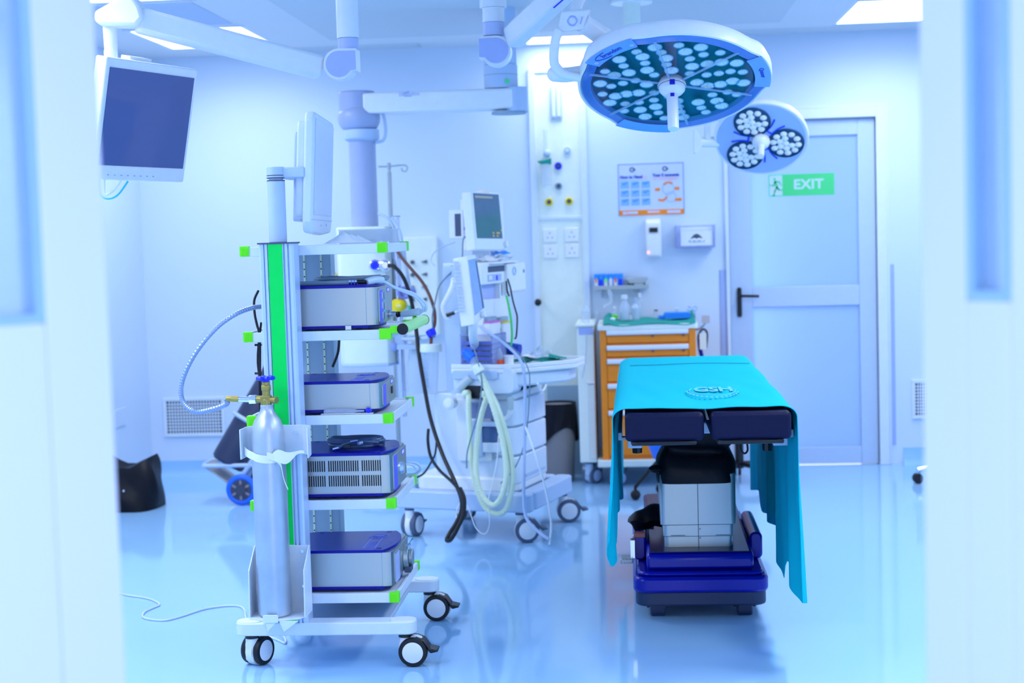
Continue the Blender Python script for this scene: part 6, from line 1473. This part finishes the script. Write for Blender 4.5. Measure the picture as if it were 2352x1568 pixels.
p = W(1368, 733, 8.85); single('clear_syringe', MB().cyl((p.x-.008, 8.85, zt_+.002), (p.x+.012, 8.85, zt_+.06), .006, .004, 10), CLEAR, 'thin clear syringe standing beside the beaker on the pale side cabinet', 'syringe')

# ------------------------------------------------------------------ waste bin with black liner
bx_ = W(1281, 1050, 8.78)
BN = Thing('waste_bin', 'tall taupe waste bin with black liner behind the anaesthesia machine', 'bin', (bx_.x, 8.90, 0))
zt_ = W(1290, 935, 8.75).z
BN.w().lathe([(.085, 0), (.09, .01), (.106, zt_)], (bx_.x, 8.90, 0), (bx_.x, 8.90, 1), 32).build('bucket', BINB, BN.o)
def liner(u, v_):
    a = 2*pi*u; r = .1095+.012*v_*v_*0+.006*v_*(1+sin(9*a+2*v_)); return (bx_.x+r*cos(a), 8.90+r*sin(a), zt_+.012-(.19+.05*sin(2*a+.6))*v_)
BN.w().sheet(liner, 72, 12, .003).build('liner', BAG, BN.o)
a, c = W(1256, 886, 9.1), W(1326, 930, 9.1)
single('grey_board', MB().box(a.x, c.x+.02, 9.10, 9.13, 0, a.z), GREY, 'plain grey board standing against the wall behind the waste bin', 'board')

# ------------------------------------------------------------------ black gas bottle on a hand trolley
wc = W(560, 1120, 8.29); ax0 = W(522, 1066, 8.35); ax1 = W(740, 690, 8.55)
BT = Thing('black_gas_cylinder', 'tall black gas cylinder leaning back on a grey hand trolley', 'gas cylinder', ax0)
d = (ax1-ax0).normalized(); Lc = 1.18
BT.w().lathe([(.085, 0), (.098, .015), (.1, .04), (.1, Lc-.15), (.085, Lc-.07), (.045, Lc-.02), (.03, Lc)], ax0, ax0+d, 36).build('bottle', mat('black_cylinder_paint', (44, 52, 84), .35), BT.o)
BT.w().cyl(ax0+d*Lc, ax0+d*(Lc+.06), .02).build('valve', BRASS, BT.o)
HT = Thing('hand_trolley', 'grey bottle trolley with blue tyred wheels behind the equipment cart', 'trolley', (wc.x, 8.29, 0))
yw_, zw = 8.32, .087
for y in (8.24, 8.56):
    tr = HT.w().torus((wc.x, y, zw), (0, 1, 0), .069, .018, 36, 10).build('tyre', mat('tyre_blue', (30, 110, 240), .45), HT.o)
    HT.w().cyl((wc.x, y-.018, zw), (wc.x, y+.018, zw), .058, n=28).cyl((wc.x, y-.028, zw), (wc.x, y+.028, zw), .03).build('hub', mat('hub_dark', (60, 66, 90), .45), tr)
    m = HT.w()
    for i in range(6): a = pi*i/3; m.box(-.006, .006, -.021, .021, .03, .054, T=Matrix.Translation((wc.x, y, zw)) @ Matrix.Rotation(a, 4, 'Y'))
    m.build('spokes', mat('spoke_tan', (150, 140, 150), .45), tr)
HT.w().cyl((wc.x, 8.22, zw), (wc.x, 8.58, zw), .012).build('axle', STEEL, HT.o)
tA, tB, tC = W(470, 1068, 8.3), W(600, 1066, 8.3), W(531, 1114, 8.3)
b = HT.w()
for y in (8.27, 8.50):
    b.tube([(tA.x, y, tA.z), (tB.x, y, tB.z)], .012, 10, 0)
    b.tube([(wc.x-.05, y, zw), (wc.x+.13, y, zw+.26), (wc.x+.13+d.x*.9, y, zw+.26+d.z*.9)], .013, 10, 0)
b.tube([(tA.x, 8.27, tA.z), (tA.x-.01, 8.385, tA.z), (tA.x, 8.50, tA.z)], .012, 8)
b.build('tube_frame', GREYW, HT.o)
HT.w().prism([(tA.x, tA.z-.008), (tC.x, tC.z), (wc.x-.02, zw-.02), (wc.x-.02, zw+.0), (tC.x, tC.z+.012), (tA.x, tA.z+.004)], 8.28, 8.49, 'y').build('toe_plate', mat('toe_beige', (170, 176, 186), .5), HT.o, .002)
ctr = ax0+d*.27; n1 = d.cross(Vector((0, 1, 0))).normalized()
HT.w().torus(ctr, d, .112, .012, 32, 8).build('retaining_ring', GREYW, HT.o)

# ------------------------------------------------------------------ black bag at the left
bc = WZ(285, 1172, 0)
def bag(u, v_):
    a = 2*pi*u; sq = lambda c_: math.copysign(abs(c_)**.55, c_)
    r = (1-.35*v_**2.2)*(1+.05*sin(4*a+6*v_)); x = .205*r*sq(cos(a)); y = .16*r*sq(sin(a))
    h = .235+.10*max(0, -x/.175)**1.2+.03*max(0, x/.175)**3*0
    z = h*v_; 
    if x > .08: z += .085*v_**3*((x-.08)/.08); x += .07*v_**2*((x-.08)/.08)
    return (bc.x-.03+x, 8.22+y, max(.0, z)+.010*sin(5*a+9*v_)*v_*(1-v_))
v = []; f = []; nu, nv = 56, 22
for j in range(nv+1):
    for i in range(nu): v.append(bag(i/nu, j/nv))
for j in range(nv):
    for i in range(nu): a, b2 = j*nu+i, j*nu+(i+1) % nu; f.append((a, b2, b2+nu, a+nu))
top_c = len(v); v.append((bc.x-.06, 8.22, .20))
for i in range(nu): f.append((nv*nu+i, nv*nu+(i+1) % nu, top_c))
f.append(tuple(range(nu))[::-1])
mb = MB(); mb.add(v, f)
bgo = single('black_bag', mb, BAG, 'black nylon bag slumped on the floor at the left beside the doorway leaf', 'bag', ang=50)
p = W(283, 1128, 8.05); MB(Matrix.Translation(-Vector(bgo.location))).ball((p.x, 8.057, p.z), (.007, .006, .007), 10, 6).build('press_stud', CHROME, bgo)

# ------------------------------------------------------------------ stools
def stool(label, x, y, rz, seat_z, met, seatm, rleg, r_seat, name='swivel_stool'):
    t = Thing(name, label, 'stool', (x, y, 0), (0, 0, rz))
    for i in range(5):
        a = 2*pi*i/5; lg = t.l().tube([(0, 0, .105), (rleg*.5*cos(a), rleg*.5*sin(a), .10), (rleg*cos(a), rleg*sin(a), .075)], .0145, 10).build('leg', met, t.o)
        t.l().cyl((rleg*cos(a), rleg*sin(a), .05), (rleg*cos(a), rleg*sin(a), .085), .008).build('caster_stem', met, lg)
        m = t.l()
        for s in (-1, 1): o = Vector((-sin(a), cos(a), 0))*.014*s; c_ = Vector((rleg*cos(a), rleg*sin(a), .029)); q = Vector((-sin(a), cos(a), 0)); m.cyl(c_+o-q*.008, c_+o+q*.008, .029, n=18)
        m.build('caster', BLACK, lg, .002)
    t.l().cyl((0, 0, .08), (0, 0, seat_z-.02), .025).build('gas_lift', met, t.o)
    t.l().lathe([(.03, -.03), (r_seat*.9, -.02), (r_seat, 0), (r_seat, .035), (r_seat*.93, .052), (0, .056)], (0, 0, seat_z), (0, 0, seat_z+1), 36).build('seat', seatm, t.o)
    return t
p = W(1703, 1078, 9.0); stool('black swivel stool behind the right end of the operating table', .60, 8.75, .3, .50, BLKPL, BLACK, .25, .17)
q = WZ(2110, 1111, 0); stool('chrome legged stool half hidden behind the right doorway leaf, one caster showing', q.x+.28, q.y+.02, pi, .48, CHROME, BLACK, .28, .16)
p = W(1500, 1040, 8.2)
BB = Thing('kick_bucket', 'bright blue round bucket on a low black wheeled ring behind the table column', 'bucket', (p.x+.10, 8.2, 0))
zq = W(1500, 1056, 8.2).z
BB.w().lathe([(.08, 0), (.10, .01), (.135, .10), (.145, .22), (.15, .225)], (p.x+.10, 8.2, zq), (p.x+.10, 8.2, zq+1), 36).build('bucket', mat('bucket_blue', (50, 130, 255), .4), BB.o)
for i in range(5):
    a = 2*pi*i/5+.62; bx2, by2 = p.x+.10+.2*cos(a), 8.2+.2*sin(a)
    lg = BB.w().tube([(p.x+.10+.06*cos(a), 8.2+.06*sin(a), zq+.01), (bx2, by2, .07)], .011, 8, 0).build('leg', BLKPL, BB.o)
    BB.w().ball((bx2, by2, .028), (.028, .028, .028), 12, 8).cyl((bx2, by2, .04), (bx2, by2, .075), .008).build('caster', BLACK, lg)
